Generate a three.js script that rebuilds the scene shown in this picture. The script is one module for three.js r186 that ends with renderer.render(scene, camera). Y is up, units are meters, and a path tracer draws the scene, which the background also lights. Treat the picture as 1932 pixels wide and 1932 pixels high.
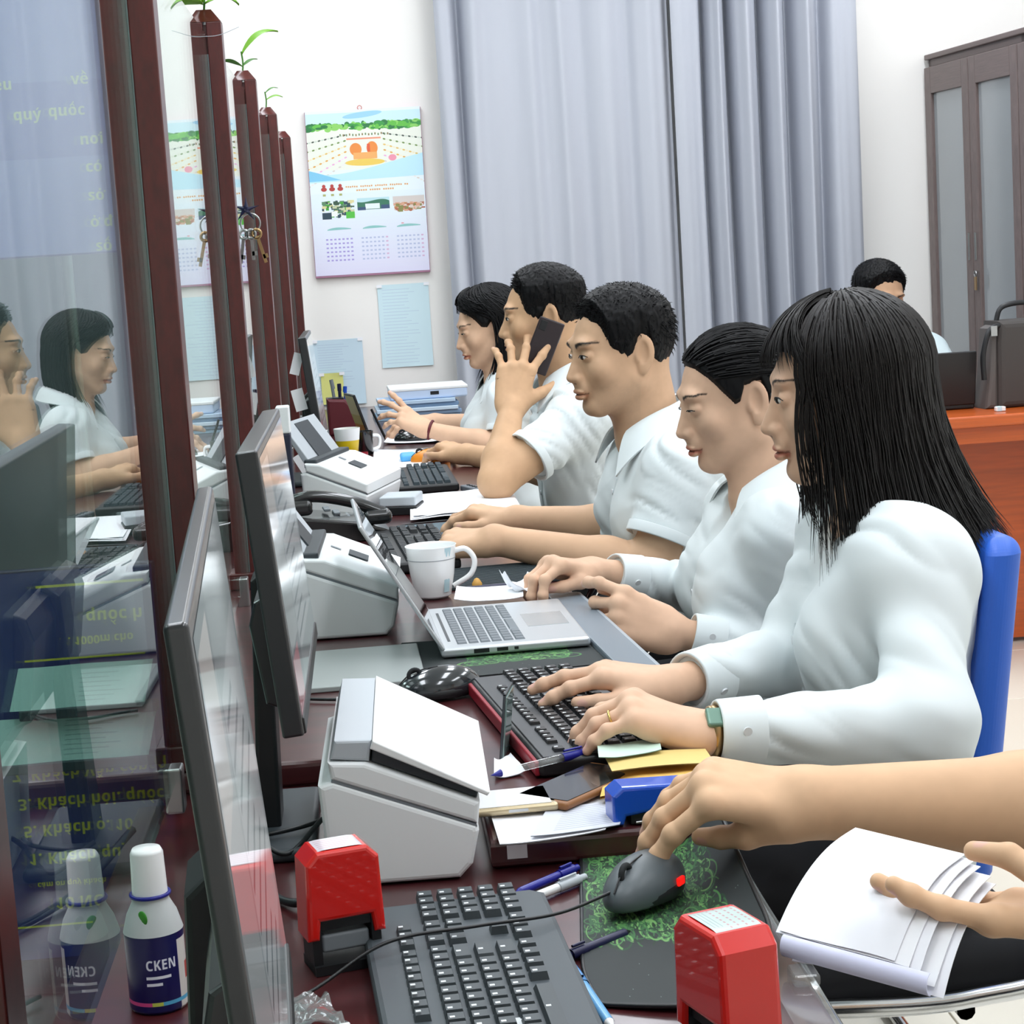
import * as THREE from 'three';
import { RoundedBoxGeometry } from 'three/addons/geometries/RoundedBoxGeometry.js';
import { mergeGeometries } from 'three/addons/utils/BufferGeometryUtils.js';
import { RectAreaLightUniformsLib } from 'three/addons/lights/RectAreaLightUniformsLib.js';

// ---------------------------------------------------------------- camera, light, exposure
const scene = new THREE.Scene();
scene.background = new THREE.Color(0x20242a);
const camera = new THREE.PerspectiveCamera(29.264, 1, 0.05, 40);
camera.position.set(0, 1.33, 0);
{
  const fwd = new THREE.Vector3(0.06754511, -0.13467893, -0.98858447), up = new THREE.Vector3(0.07139586, 0.98895961, -0.12985191);
  const right = new THREE.Vector3().crossVectors(fwd, up);
  camera.setRotationFromMatrix(new THREE.Matrix4().makeBasis(right, up, fwd.clone().negate()));
}
const renderer = new THREE.WebGLRenderer();
renderer.toneMapping = THREE.LinearToneMapping;
renderer.toneMappingExposure = 1.0;
renderer.shadowMap.enabled = true;
RectAreaLightUniformsLib.init();
// ceiling light panels of the office: x, z of each panel centre (they hang at 3.0 m)
const PANELS = [[0.75, -0.4], [0.75, -2.3], [0.75, -4.2], [0.75, -6.2], [-0.5, -1.4], [-0.5, -3.3], [-0.5, -5.2], [-0.5, -6.7], [2.0, -1.4], [2.0, -3.3], [2.0, -5.2], [2.0, -6.6], [-1.9, -1.8], [-1.9, -4.2]];
const PANEL_INTENSITY = 11.6, PANEL_COLOR = 0xf3f8ff;

// ---------------------------------------------------------------- helpers
let seed = 12345;
const rnd = () => ((seed = (seed * 1664525 + 1013904223) >>> 0) / 4294967296);
const V = (x, y, z) => new THREE.Vector3(x, y, z);
const used = {};
function numbered(n) { used[n] = (used[n] ?? -1) + 1; return used[n] ? `${n}_${String(used[n]).padStart(3, '0')}` : n; }
function M(color, roughness = 0.6, extra = {}) { return new THREE.MeshPhysicalMaterial({ color, roughness, ...extra }); }
function prep(g) { const h = g.index ? g.toNonIndexed() : g; for (const k of Object.keys(h.attributes)) if (!['position', 'normal', 'uv'].includes(k)) h.deleteAttribute(k); return h; }
const join = (list) => mergeGeometries(list.map(prep));
function mesh(name, geo, mat, parent) {
  const m = new THREE.Mesh(Array.isArray(geo) ? join(geo) : geo, mat);
  m.name = parent ? name : numbered(name); m.castShadow = m.receiveShadow = true;
  (parent ?? scene).add(m); return m;
}
function tag(o, label, category, group) { o.userData = { ...o.userData, label, category }; if (group) o.userData.group = group; return o; }
function thing(name, label, category, pos = [0, 0, 0], ry = 0, group) {
  const g = new THREE.Group(); g.name = numbered(name); g.position.set(...pos); g.rotation.y = ry; scene.add(g);
  return tag(g, label, category, group);
}
function copyThing(o, name, label, pos, ry) { const c = o.clone(); c.name = numbered(name); c.userData = { ...o.userData, label }; c.position.set(...pos); if (ry !== undefined) c.rotation.y = ry; scene.add(c); return c; }
function struct(name, geo, mat) { const m = mesh(name, geo, mat); m.userData.kind = 'structure'; return m; }
const box = (w, h, d, x = 0, y = 0, z = 0) => new THREE.BoxGeometry(w, h, d).translate(x, y, z);
const rbox = (w, h, d, r, x = 0, y = 0, z = 0, s = 2) => new RoundedBoxGeometry(w, h, d, s, r).translate(x, y, z);
function extrude(pts, depth, bevel = 0, seg = 2) {      // outline in x-y, thickness along z, centred on z
  const s = new THREE.Shape(pts.map((p) => new THREE.Vector2(p[0], p[1])));
  return new THREE.ExtrudeGeometry(s, { depth: depth - 2 * bevel, bevelEnabled: bevel > 0, bevelSize: bevel, bevelThickness: bevel, bevelOffset: -bevel, bevelSegments: seg, curveSegments: 8 }).translate(0, 0, -depth / 2 + bevel);
}
function tube(pts, r, seg = 24, rs = 8, closed = false) { return new THREE.TubeGeometry(new THREE.CatmullRomCurve3(pts.map((p) => V(...p)), closed), seg, r, rs, closed); }
function rod(a, b, r, rs = 10) { return new THREE.TubeGeometry(new THREE.LineCurve3(V(...a), V(...b)), 1, r, rs); }
const lathe = (pts, seg = 28) => new THREE.LatheGeometry(pts.map((p) => new THREE.Vector2(p[0], p[1])), seg);
function surf(nu, nv, fn) {                            // grid surface, fn(u, v) -> [x, y, z]
  const pos = [], uv = [], idx = [];
  for (let j = 0; j <= nv; j++) for (let i = 0; i <= nu; i++) { pos.push(...fn(i / nu, j / nv)); uv.push(i / nu, j / nv); }
  for (let j = 0; j < nv; j++) for (let i = 0; i < nu; i++) { const a = j * (nu + 1) + i, b = a + 1, c = a + nu + 1, d = c + 1; idx.push(a, b, d, a, d, c); }
  const g = new THREE.BufferGeometry(); g.setAttribute('position', new THREE.Float32BufferAttribute(pos, 3)); g.setAttribute('uv', new THREE.Float32BufferAttribute(uv, 2)); g.setIndex(idx); g.computeVertexNormals(); return g;
}
function sheet(nu, nv, fn, t = 0.0006) {               // a sheet with real thickness (two skins and the rim)
  return surf(nu * 2 + 2, nv, (u, v) => { const k = u * (nu * 2 + 2); const top = k <= nu; const i = top ? k / nu : (nu * 2 + 1 - k) / nu; const p = fn(Math.min(1, Math.max(0, k > nu * 2 + 1 ? 0 : i)), v); const up = top || k > nu * 2 + 1; return [p[0], p[1] + (up ? t : 0), p[2]]; });
}
function canvasTex(w, h, draw) { const c = document.createElement('canvas'); c.width = w; c.height = h; const x = c.getContext('2d'); draw(x, w, h); const t = new THREE.CanvasTexture(c); t.colorSpace = THREE.SRGBColorSpace; t.anisotropy = 8; return t; }
const add3 = (a, b, s = 1) => [a[0] + b[0] * s, a[1] + b[1] * s, a[2] + b[2] * s], sub3 = (a, b) => [a[0] - b[0], a[1] - b[1], a[2] - b[2]], mix3 = (a, b, t) => [a[0] + (b[0] - a[0]) * t, a[1] + (b[1] - a[1]) * t, a[2] + (b[2] - a[2]) * t];
const len3 = (a) => Math.hypot(...a), norm3 = (a) => { const l = len3(a) || 1; return [a[0] / l, a[1] / l, a[2] / l]; }, cross3 = (a, b) => [a[1] * b[2] - a[2] * b[1], a[2] * b[0] - a[0] * b[2], a[0] * b[1] - a[1] * b[0]], dot3 = (a, b) => a[0] * b[0] + a[1] * b[1] + a[2] * b[2];
function sheet2(fn, nu, nv, t) { // sheet with thickness along its own normal
  const e = 1e-3, P = (u, v) => fn(u, v), N = (u, v) => { const a = P(Math.min(1, u + e), v), b = P(Math.max(0, u - e), v), c = P(u, Math.min(1, v + e)), d = P(u, Math.max(0, v - e)); return norm3(cross3(sub3(a, b), sub3(c, d))); };
  const A = surf(nu, nv, (u, v) => add3(P(u, v), N(u, v), t / 2)), B = surf(nu, nv, (u, v) => add3(P(1 - u, v), N(1 - u, v), -t / 2));
  const rim = surf(2 * (nu + nv), 1, (u, v) => { const s = u * 2 * (nu + nv); let a, b; if (s <= nu) { a = s / nu; b = 0; } else if (s <= nu + nv) { a = 1; b = (s - nu) / nv; } else if (s <= 2 * nu + nv) { a = 1 - (s - nu - nv) / nu; b = 1; } else { a = 0; b = 1 - (s - 2 * nu - nv) / nv; } return add3(P(a, b), N(a, b), (v - 0.5) * -t); });
  return join([A, B, rim]);
}
function vnText(c, text, x, y, size) { // letters with hand-drawn accents
  c.font = `bold ${size}px sans-serif`; c.lineWidth = size * 0.085; c.strokeStyle = c.fillStyle; let base = null, bw = 0, n = 0; const st = (...p) => { c.beginPath(); c.moveTo(base + p[0] * size, y + p[1] * size); for (let i = 2; i < p.length; i += 2) c.lineTo(base + p[i] * size, y + p[i + 1] * size); c.stroke(); };
  for (const ch of text.normalize('NFD')) {
    const k = ch.charCodeAt(0), m = bw / size / 2, up = -0.62 - (n ? 0.13 : 0);
    if (k === 0x301) st(m - 0.02, up + 0.02, m + 0.12, up - 0.12); else if (k === 0x300) st(m - 0.12, up - 0.12, m + 0.02, up + 0.02); else if (k === 0x309) st(m - 0.06, up - 0.1, m + 0.05, up - 0.08, m, up + 0.02); else if (k === 0x303) st(m - 0.14, up, m - 0.05, up - 0.07, m + 0.05, up, m + 0.14, up - 0.07); else if (k === 0x323) st(m - 0.05, 0.17, m + 0.05, 0.17); else if (k === 0x302) { st(m - 0.14, -0.6, m, -0.73, m + 0.14, -0.6); n = 1; } else if (k === 0x306) { st(m - 0.13, -0.72, m, -0.62, m + 0.13, -0.72); n = 1; } else if (k === 0x31b) st(2 * m - 0.04, -0.5, 2 * m + 0.06, -0.6);
    else { base = x; n = 0; const b = ch === 'đ' ? 'd' : ch; bw = c.measureText(b).width; c.fillText(b, x, y); if (ch === 'đ') st(bw / size - 0.28, -0.6, bw / size, -0.6); x += bw; }
  }
}
// value noise
const hash = (x, y, z) => { let h = (x * 374761393 + y * 668265263 + z * 2147483647) | 0; h = Math.imul(h ^ (h >>> 13), 1274126177); return ((h ^ (h >>> 16)) >>> 0) / 4294967296; };
function noise3(x, y, z) {
  const xi = Math.floor(x), yi = Math.floor(y), zi = Math.floor(z); let xf = x - xi, yf = y - yi, zf = z - zi;
  xf = xf * xf * (3 - 2 * xf); yf = yf * yf * (3 - 2 * yf); zf = zf * zf * (3 - 2 * zf);
  const L = (a, b, t) => a + (b - a) * t, H = (a, b, c) => hash(xi + a, yi + b, zi + c);
  return L(L(L(H(0, 0, 0), H(1, 0, 0), xf), L(H(0, 1, 0), H(1, 1, 0), xf), yf), L(L(H(0, 0, 1), H(1, 0, 1), xf), L(H(0, 1, 1), H(1, 1, 1), xf), yf), zf) * 2 - 1;
}
function noiseTex(w, h, fn, srgb = true) {
  const d = new Uint8Array(w * h * 4);
  for (let j = 0; j < h; j++) for (let i = 0; i < w; i++) { const c = fn(i, j); const o = (j * w + i) * 4; d[o] = c[0]; d[o + 1] = c[1]; d[o + 2] = c[2]; d[o + 3] = 255; }
  const t = new THREE.DataTexture(d, w, h); if (srgb) t.colorSpace = THREE.SRGBColorSpace; t.wrapS = t.wrapT = THREE.RepeatWrapping; t.magFilter = THREE.LinearFilter; t.minFilter = THREE.LinearMipmapLinearFilter; t.generateMipmaps = true; t.needsUpdate = true; return t;
}
function woodTex(r, g, b, amp) { return noiseTex(256, 256, (i, j) => { const n = noise3(i / 60, j / 5, 3) * 0.6 + noise3(i / 20, j / 1.6, 9) * 0.4; const k = 1 + amp * n; return [Math.min(255, r * k), Math.min(255, g * k), Math.min(255, b * k)]; }); }

// ---------------------------------------------------------------- materials
const mat = {
  wall: M(0xf6f4f0, 0.9), ceiling: M(0xf5f5f3, 0.95), customerWall: M(0x5a6467, 0.9),
  tile: M(0xe9e4d6, 0.22), tile2: M(0xe4dfd0, 0.24), grout: M(0xb5b0a4, 0.9),
  mahogany: M(0xffffff, 0.28, { map: woodTex(70, 28, 30, 0.22), clearcoat: 0.5, clearcoatRoughness: 0.15 }),
  post: M(0xffffff, 0.34, { map: woodTex(82, 27, 25, 0.14), clearcoat: 0.35, clearcoatRoughness: 0.25 }),
  orangeWood: M(0xffffff, 0.35, { map: woodTex(190, 86, 24, 0.1), clearcoat: 0.3, clearcoatRoughness: 0.2 }),
  cabinet: M(0xffffff, 0.45, { map: woodTex(112, 98, 95, 0.08) }), cabinetDark: M(0x2a2426, 0.5),
  glass: M(0xeaf6f2, 0.0, { transmission: 1, ior: 1.44, thickness: 0 }),
  smokeGlass: M(0xb4babd, 0.06, { transmission: 0.3, ior: 1.6, thickness: 0 }),
  clear: M(0xf4f6f6, 0.08, { transmission: 0.92, ior: 1.45, thickness: 0 }),
  black: M(0x15171a, 0.42), blackGloss: M(0x101214, 0.18, { clearcoat: 0.5 }), blackSoft: M(0x17191b, 0.7), rubber: M(0x202325, 0.85),
  darkGrey: M(0x363c41, 0.5), midGrey: M(0x7f868c, 0.5), lightGrey: M(0xb9c0c6, 0.45),
  white: M(0xeef1f2, 0.45), whiteGloss: M(0xf2f4f4, 0.22), paper: M(0xf6f7fb, 0.85), paperBlue: M(0xc7e3ee, 0.85), paperMint: M(0xa9dcd6, 0.85), paperYellow: M(0xe6e88e, 0.85), paperLilac: M(0xd9dbf3, 0.85), manila: M(0xe3b95f, 0.8),
  chrome: M(0xdadcde, 0.14, { metalness: 1 }), steel: M(0xb0b2b2, 0.3, { metalness: 1 }), silver: M(0xc9ced2, 0.32, { metalness: 0.55 }), brass: M(0xb4956a, 0.3, { metalness: 1 }),
  red: M(0xd8180f, 0.26, { clearcoat: 0.6 }), redDark: M(0x8e1226, 0.45), blue: M(0x1450c4, 0.25, { clearcoat: 0.5 }), blueDeep: M(0x141a86, 0.3), blueChair: M(0x2a62c9, 0.45), navy: M(0x15173f, 0.35), maroon: M(0x5c1420, 0.5), yellow: M(0xe2c513, 0.4), orange: M(0xe08a1e, 0.35), skyBlue: M(0x58b2ec, 0.45), green: M(0x3b8f2a, 0.5), leaf: M(0x6ea81c, 0.55), leafDark: M(0x3f7a20, 0.55),
  fabricBlack: M(0x141519, 0.9), fabricGrey: M(0x55636a, 0.9), brownCase: M(0x8a5a30, 0.5), bag: M(0x413d3b, 0.7),
};
// ---------------------------------------------------------------- the room
const BACK = -7.6, RIGHT = 2.72, LEFT = -3.3, FRONT = 1.6, TOP = 3.1;
struct('wall_back', box(RIGHT - LEFT + 0.4, TOP, 0.12, (RIGHT + LEFT) / 2, TOP / 2, BACK - 0.06), mat.wall);
struct('wall_right', box(0.12, TOP, FRONT - BACK + 0.24, RIGHT + 0.06, TOP / 2, (FRONT + BACK) / 2), mat.wall);
struct('wall_left', box(0.12, TOP, FRONT - BACK + 0.24, LEFT - 0.06, TOP / 2, (FRONT + BACK) / 2), mat.customerWall);
struct('wall_front', box(RIGHT - LEFT + 0.4, TOP, 0.12, (RIGHT + LEFT) / 2, TOP / 2, FRONT + 0.06), mat.wall);
struct('wall_customer', box(-0.88 - LEFT, TOP, 0.1, (LEFT - 0.88) / 2, TOP / 2, BACK + 0.25), mat.customerWall);
struct('ceiling', box(RIGHT - LEFT + 0.4, 0.1, FRONT - BACK + 0.4, (RIGHT + LEFT) / 2, TOP + 0.05, (FRONT + BACK) / 2), mat.ceiling);
const floor = struct('floor', box(RIGHT - LEFT + 0.4, 0.1, FRONT - BACK + 0.4, (RIGHT + LEFT) / 2, -0.058, (FRONT + BACK) / 2), mat.grout);
{
  const g = rbox(0.597, 0.012, 0.597, 0.002, 0, 0, 0, 1);
  for (let i = 0; i < 10; i++) for (let k = 0; k < 15; k++) {
    const x = LEFT + 0.3 + i * 0.6, z = BACK + 0.3 + k * 0.6;
    const t = mesh('tile', g, (i * 7 + k * 3) % 4 ? mat.tile : mat.tile2, floor); t.position.set(x, -0.006, z);
  }
}
// ceiling lights: fitting, glowing diffuser, and the light itself just under it
for (const [x, z] of PANELS) {
  const where = x < -1 ? 'on the customer side' : x < 0 ? 'above the counter' : x >= 2 ? 'along the right wall' : 'above the staff row';
  const n = z > -2 ? 'first from the camera' : z > -4 ? 'second from the camera' : z > -6 ? 'third from the camera' : 'fourth from the camera';
  const L = thing('ceiling_light', `white tube light panel ${where}, ${n}`, 'ceiling light', [x, 3.02, z], 0, 'ceiling light panels');
  mesh('housing', rbox(0.34, 0.07, 1.24, 0.01, 0, 0.035, 0), mat.white, L);
  mesh('diffuser', box(0.3, 0.012, 1.2, 0, -0.006, 0), new THREE.MeshStandardMaterial({ color: 0xffffff, emissive: PANEL_COLOR, emissiveIntensity: 3.5 }), L);
  const l = new THREE.RectAreaLight(PANEL_COLOR, PANEL_INTENSITY, 0.3, 1.2); l.position.set(0, -0.02, 0); l.rotation.x = -Math.PI / 2; L.add(l);
}

// ---------------------------------------------------------------- curtain
function curtain(name, label, x0, x1, folds, base, gather) {
  const c = thing(name, label, 'curtain', [0, 0, BACK + 0.15]);
  const W = x1 - x0, N = 420;
  const f = (u, v) => {
    let z = 0; const sway = gather * v;                     // v = 1 at the top of the cloth
    for (const [p, w, d] of folds) { const t = (u - p - sway * (p - 0.5)) / w; z += d * Math.exp(-t * t); }
    z += 0.006 * Math.sin(u * 38 + v * 0.8) + 0.004 * noise3(u * 30, v * 3, base) + 0.007 * noise3(u * 9, v * 1.6, base + 5);
    return [x0 + W * u + 0.012 * noise3(u * 6, v * 2.2, base + 9) * Math.min(1, 6 * u, 6 * (1 - u)), 0.06 + 2.9 * v, z];
  };
  const front = surf(N, 26, f), back = surf(N, 26, (u, v) => { const p = f(1 - u, v); return [p[0], p[1], p[2] - 0.004]; });
  mesh('cloth', [front, back], mat.curtain, c);
  mesh('heading_tape', box(W, 0.05, 0.02, (x0 + x1) / 2, 2.94, 0), mat.curtain, c);
  return c;
}
mat.curtain = M(0xb9bdc7, 0.75, { sheen: 0.3, sheenColor: new THREE.Color(0xdde4f0), sheenRoughness: 0.5 });
curtain('curtain', 'grey-blue curtain panel with soft shallow folds beside the wall calendar', 0.335, 1.21, [[0.0, 0.02, -0.03], [0.105, 0.022, -0.075], [0.16, 0.03, 0.02], [0.27, 0.03, 0.014], [0.40, 0.03, 0.018], [0.52, 0.03, 0.018], [0.62, 0.05, -0.02], [0.73, 0.03, 0.02], [0.81, 0.03, -0.028], [0.9, 0.03, 0.02], [0.985, 0.02, -0.04]], 1, 0.03);
curtain('curtain', 'grey-blue curtain panel with deep bunched folds behind the nearest woman', 1.215, 1.925, [[0.07, 0.06, 0.02], [0.2, 0.02, -0.1], [0.27, 0.026, 0.05], [0.335, 0.02, -0.1], [0.41, 0.028, 0.05], [0.48, 0.02, -0.1], [0.55, 0.028, 0.05], [0.62, 0.026, -0.09], [0.7, 0.03, 0.045], [0.79, 0.03, -0.08], [0.9, 0.05, 0.02], [0.99, 0.02, -0.03]], 40, 0.1);
{
  const r = thing('curtain_rail', 'white curtain rail under the ceiling above both grey curtain panels', 'curtain rail', [1.13, 2.98, BACK + 0.13]);
  mesh('rail', rbox(1.75, 0.03, 0.03, 0.008, 0, 0.01, 0), mat.white, r);
  for (const x of [-0.8, 0, 0.8]) mesh('bracket', box(0.03, 0.02, 0.13, x, 0.02, -0.065), mat.white, r);
}

// ---------------------------------------------------------------- wall calendar and notices
{
  const CW = 0.435, CH = 0.625;
  const tex = canvasTex(870, 1250, (c, w, h) => {
    c.fillStyle = '#eaf6fb'; c.fillRect(0, 0, w, h);
    const g0 = c.createLinearGradient(0, h * 0.55, 0, h); g0.addColorStop(0, '#e6f4fb'); g0.addColorStop(1, '#e2e0f8'); c.fillStyle = g0; c.fillRect(0, h * 0.5, w, h * 0.5);
    // big picture: sky, tree line, square with fanned stands
    c.fillStyle = '#cfeef7'; c.fillRect(0, 20, w, 110); c.fillStyle = '#9fd4f2'; c.beginPath(); c.ellipse(430, 40, 150, 22, -0.1, 0, 7); c.fill();
    c.fillStyle = '#eef2e6'; c.fillRect(0, 120, w, 330);
    let s = 7; const r = () => ((s = (s * 16807) % 2147483647) / 2147483647);
    for (let i = 0; i < 170; i++) { c.fillStyle = ['#3f9a4a', '#66bf4c', '#2f7a45', '#8fd36a'][i % 4]; c.beginPath(); c.ellipse(r() * w, 105 + r() * 40, 12 + r() * 22, 8 + r() * 14, 0, 0, 7); c.fill(); }
    for (let k = 0; k < 2; k++) { const sg = k ? 1 : -1, cx = w / 2; for (let j = 0; j < 6; j++) for (let i = 0; i < 14; i++) { const x = cx + sg * (150 + i * 24), y = 190 + j * 42 + i * (4 + j * 2); c.fillStyle = [['#46564a', '#d5dfd2'], ['#6f8f4a', '#e6ecd8'], ['#e3c06a', '#f3e9c6'], ['#e2a94f', '#f7ebcf'], ['#eab2d8', '#f6e3f0'], ['#dcd7d0', '#eeece8']][j][i % 2]; c.beginPath(); c.ellipse(x, y, 11, 6, sg * 0.3, 0, 7); c.fill(); } }
    for (let i = 0; i < 16; i++) { c.fillStyle = i % 2 ? '#8d7a4f' : '#6f8a60'; c.fillRect(250 + i * 24, 178 + r() * 8, 10, 16); }
    c.fillStyle = '#ef9a7a'; c.fillRect(300, 214, 260, 12);
    c.fillStyle = '#ef9246'; c.beginPath(); c.ellipse(365, 300, 45, 48, 0, 0, 7); c.fill(); c.beginPath(); c.ellipse(490, 295, 42, 50, 0, 0, 7); c.fill();
    c.fillStyle = '#e2603f'; c.fillRect(452, 262, 22, 60); c.fillStyle = '#f4b26a'; c.fillRect(345, 325, 180, 50); c.fillStyle = '#f0cf62'; c.beginPath(); c.ellipse(430, 400, 150, 26, 0, 0, 7); c.fill();
    c.fillStyle = '#f09ab0'; c.beginPath(); c.ellipse(640, 375, 30, 24, 0, 0, 7); c.fill();
    c.fillStyle = '#c3ecfa'; c.beginPath(); c.moveTo(0, 470); c.bezierCurveTo(260, 520, 520, 420, w, 350); c.lineTo(w, 520); c.lineTo(0, 540); c.fill();
    c.fillStyle = '#86cdee'; c.beginPath(); c.moveTo(0, 445); c.bezierCurveTo(120, 480, 160, 500, 240, 525); c.lineTo(0, 530); c.fill();
    // three red emblems and the heading
    for (let i = 0; i < 3; i++) { c.fillStyle = '#b8453f'; c.beginPath(); c.ellipse(105 + i * 62, 592, 22, 16, 0, 0, 7); c.fill(); c.beginPath(); c.arc(105 + i * 62, 568, 13, 0, 7); c.fill(); c.fillStyle = '#a9b06a'; c.fillRect(94 + i * 62, 628, 22, 16); }
    c.fillStyle = '#e0a86a'; for (let i = 0; i < 30; i++) { if (i % 7 !== 6) { c.fillRect(270 + i * 16, 574 + (i % 3), 11, 12); } } for (let i = 0; i < 18; i++) if (i % 6 !== 5) c.fillRect(350 + i * 17, 604, 12, 12);
    // three small photographs
    const ph = (x, y, pw, p, cols) => { for (let i = 0; i < 90; i++) { c.fillStyle = cols[Math.floor(r() * cols.length)]; c.fillRect(x + r() * (pw - 24), y + r() * (p - 20), 14 + r() * 24, 10 + r() * 16); } };
    ph(80, 680, 250, 130, ['#3d5a48', '#5e8a66', '#c9d0a8', '#e0d8a0', '#2f4a5a', '#4aa83a']); c.fillStyle = '#2d4655'; c.fillRect(80, 770, 70, 50); c.fillStyle = '#f2f6f2'; c.fillRect(150, 760, 46, 40); c.fillStyle = '#5ac24a'; c.fillRect(260, 770, 66, 50);
    c.fillStyle = '#bfe3ea'; c.fillRect(350, 672, 245, 60); c.fillStyle = '#3e7a60'; c.beginPath(); c.moveTo(350, 700); c.bezierCurveTo(430, 720, 520, 660, 595, 700); c.lineTo(595, 760); c.lineTo(350, 760); c.fill(); c.fillStyle = '#e9f3f4'; c.fillRect(410, 716, 110, 40); c.fillStyle = '#3e5578'; c.fillRect(352, 740, 60, 24); c.fillRect(530, 730, 64, 30);
    c.fillStyle = '#d8d0cb'; c.fillRect(622, 672, 240, 60); ph(622, 718, 240, 70, ['#c58a5a', '#8a8a52', '#d9a58a', '#b06a52', '#e0cfc4']);
    c.fillStyle = '#8fc7c4'; for (const x of [110, 380, 640]) { c.beginPath(); c.moveTo(x, 900); c.quadraticCurveTo(x + 60, 872, x + 180, 896); c.lineTo(x + 180, 902); c.lineTo(x, 906); c.fill(); } c.fillStyle = '#e38f9a'; c.fillRect(676, 874, 18, 8);
    for (let m = 0; m < 3; m++) for (let j = 0; j < 6; j++) for (let i = 0; i < 7; i++) { c.fillStyle = m === 0 ? '#a99fdc' : i === 6 ? '#d5b6d6' : '#b9c3e2'; c.fillRect(95 + m * 270 + i * 31, 970 + j * 32, 17, 12); }
  });
  const cal = thing('wall_calendar', 'tall wall calendar with a green square picture above three small photographs', 'calendar', [0.043, 1.248, BACK + 0.012]);
  cal.rotation.z = -0.005;
  mesh('backing_block', rbox(CW + 0.004, CH, 0.018, 0.003, 0, CH / 2, -0.001), M(0xb784a0, 0.7), cal);
  const front = new THREE.PlaneGeometry(CW, CH - 0.008, 8, 8).translate(0, CH / 2 + 0.004, 0.0095);
  mesh('printed_page', front, M(0xffffff, 0.5, { map: tex }), cal);
  mesh('hanging_ring', new THREE.TorusGeometry(0.008, 0.0016, 6, 16).translate(-0.01, CH + 0.007, 0), M(0xcf8a80, 0.4), cal);
}
function wallPaper(name, label, x, y, w, h, m, lines, z = 0) {
  const p = thing(name, label, 'paper', [x, y, BACK + 0.004 + z]);
  const tx = lines ? canvasTex(256, Math.round(256 * h / w), (c, W, H) => { c.fillStyle = lines; c.fillRect(0, 0, W, H); c.fillStyle = 'rgba(150,170,205,0.28)'; for (let j = 0; j < 24; j++) c.fillRect(22, 24 + j * H / 26, (0.5 + 0.4 * hash(j, 1, 2)) * (W - 44), 3); }) : null;
  mesh('sheet', surf(8, 8, (u, v) => [(u - 0.5) * w, v * h, 0.004 * Math.pow(Math.abs(v - 0.5) * 2, 4) * (u > 0.5 ? 1 : 0.3)]), tx ? M(0xffffff, 0.85, { map: tx }) : m, p);
  for (const u of [-0.46, 0.46]) mesh('tape_strip', box(0.02, 0.012, 0.001, u * w, h - 0.004, 0.005), mat.paper, p);
  return p;
}
wallPaper('notice_sheet', 'pale blue notice sheet taped under the calendar near the curtain', 0.153, 0.89, 0.197, 0.318, mat.paperBlue, '#d3ecf4');
wallPaper('notice_sheet', 'pale blue printed notice low on the wall behind the pen holder', -0.112, 0.76, 0.19, 0.252, mat.paperBlue, '#cfe6f3');
wallPaper('sticky_note', 'yellow note stuck over the lower pale blue notice', -0.143, 0.765, 0.085, 0.12, mat.paperYellow, null, 0.008);

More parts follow.
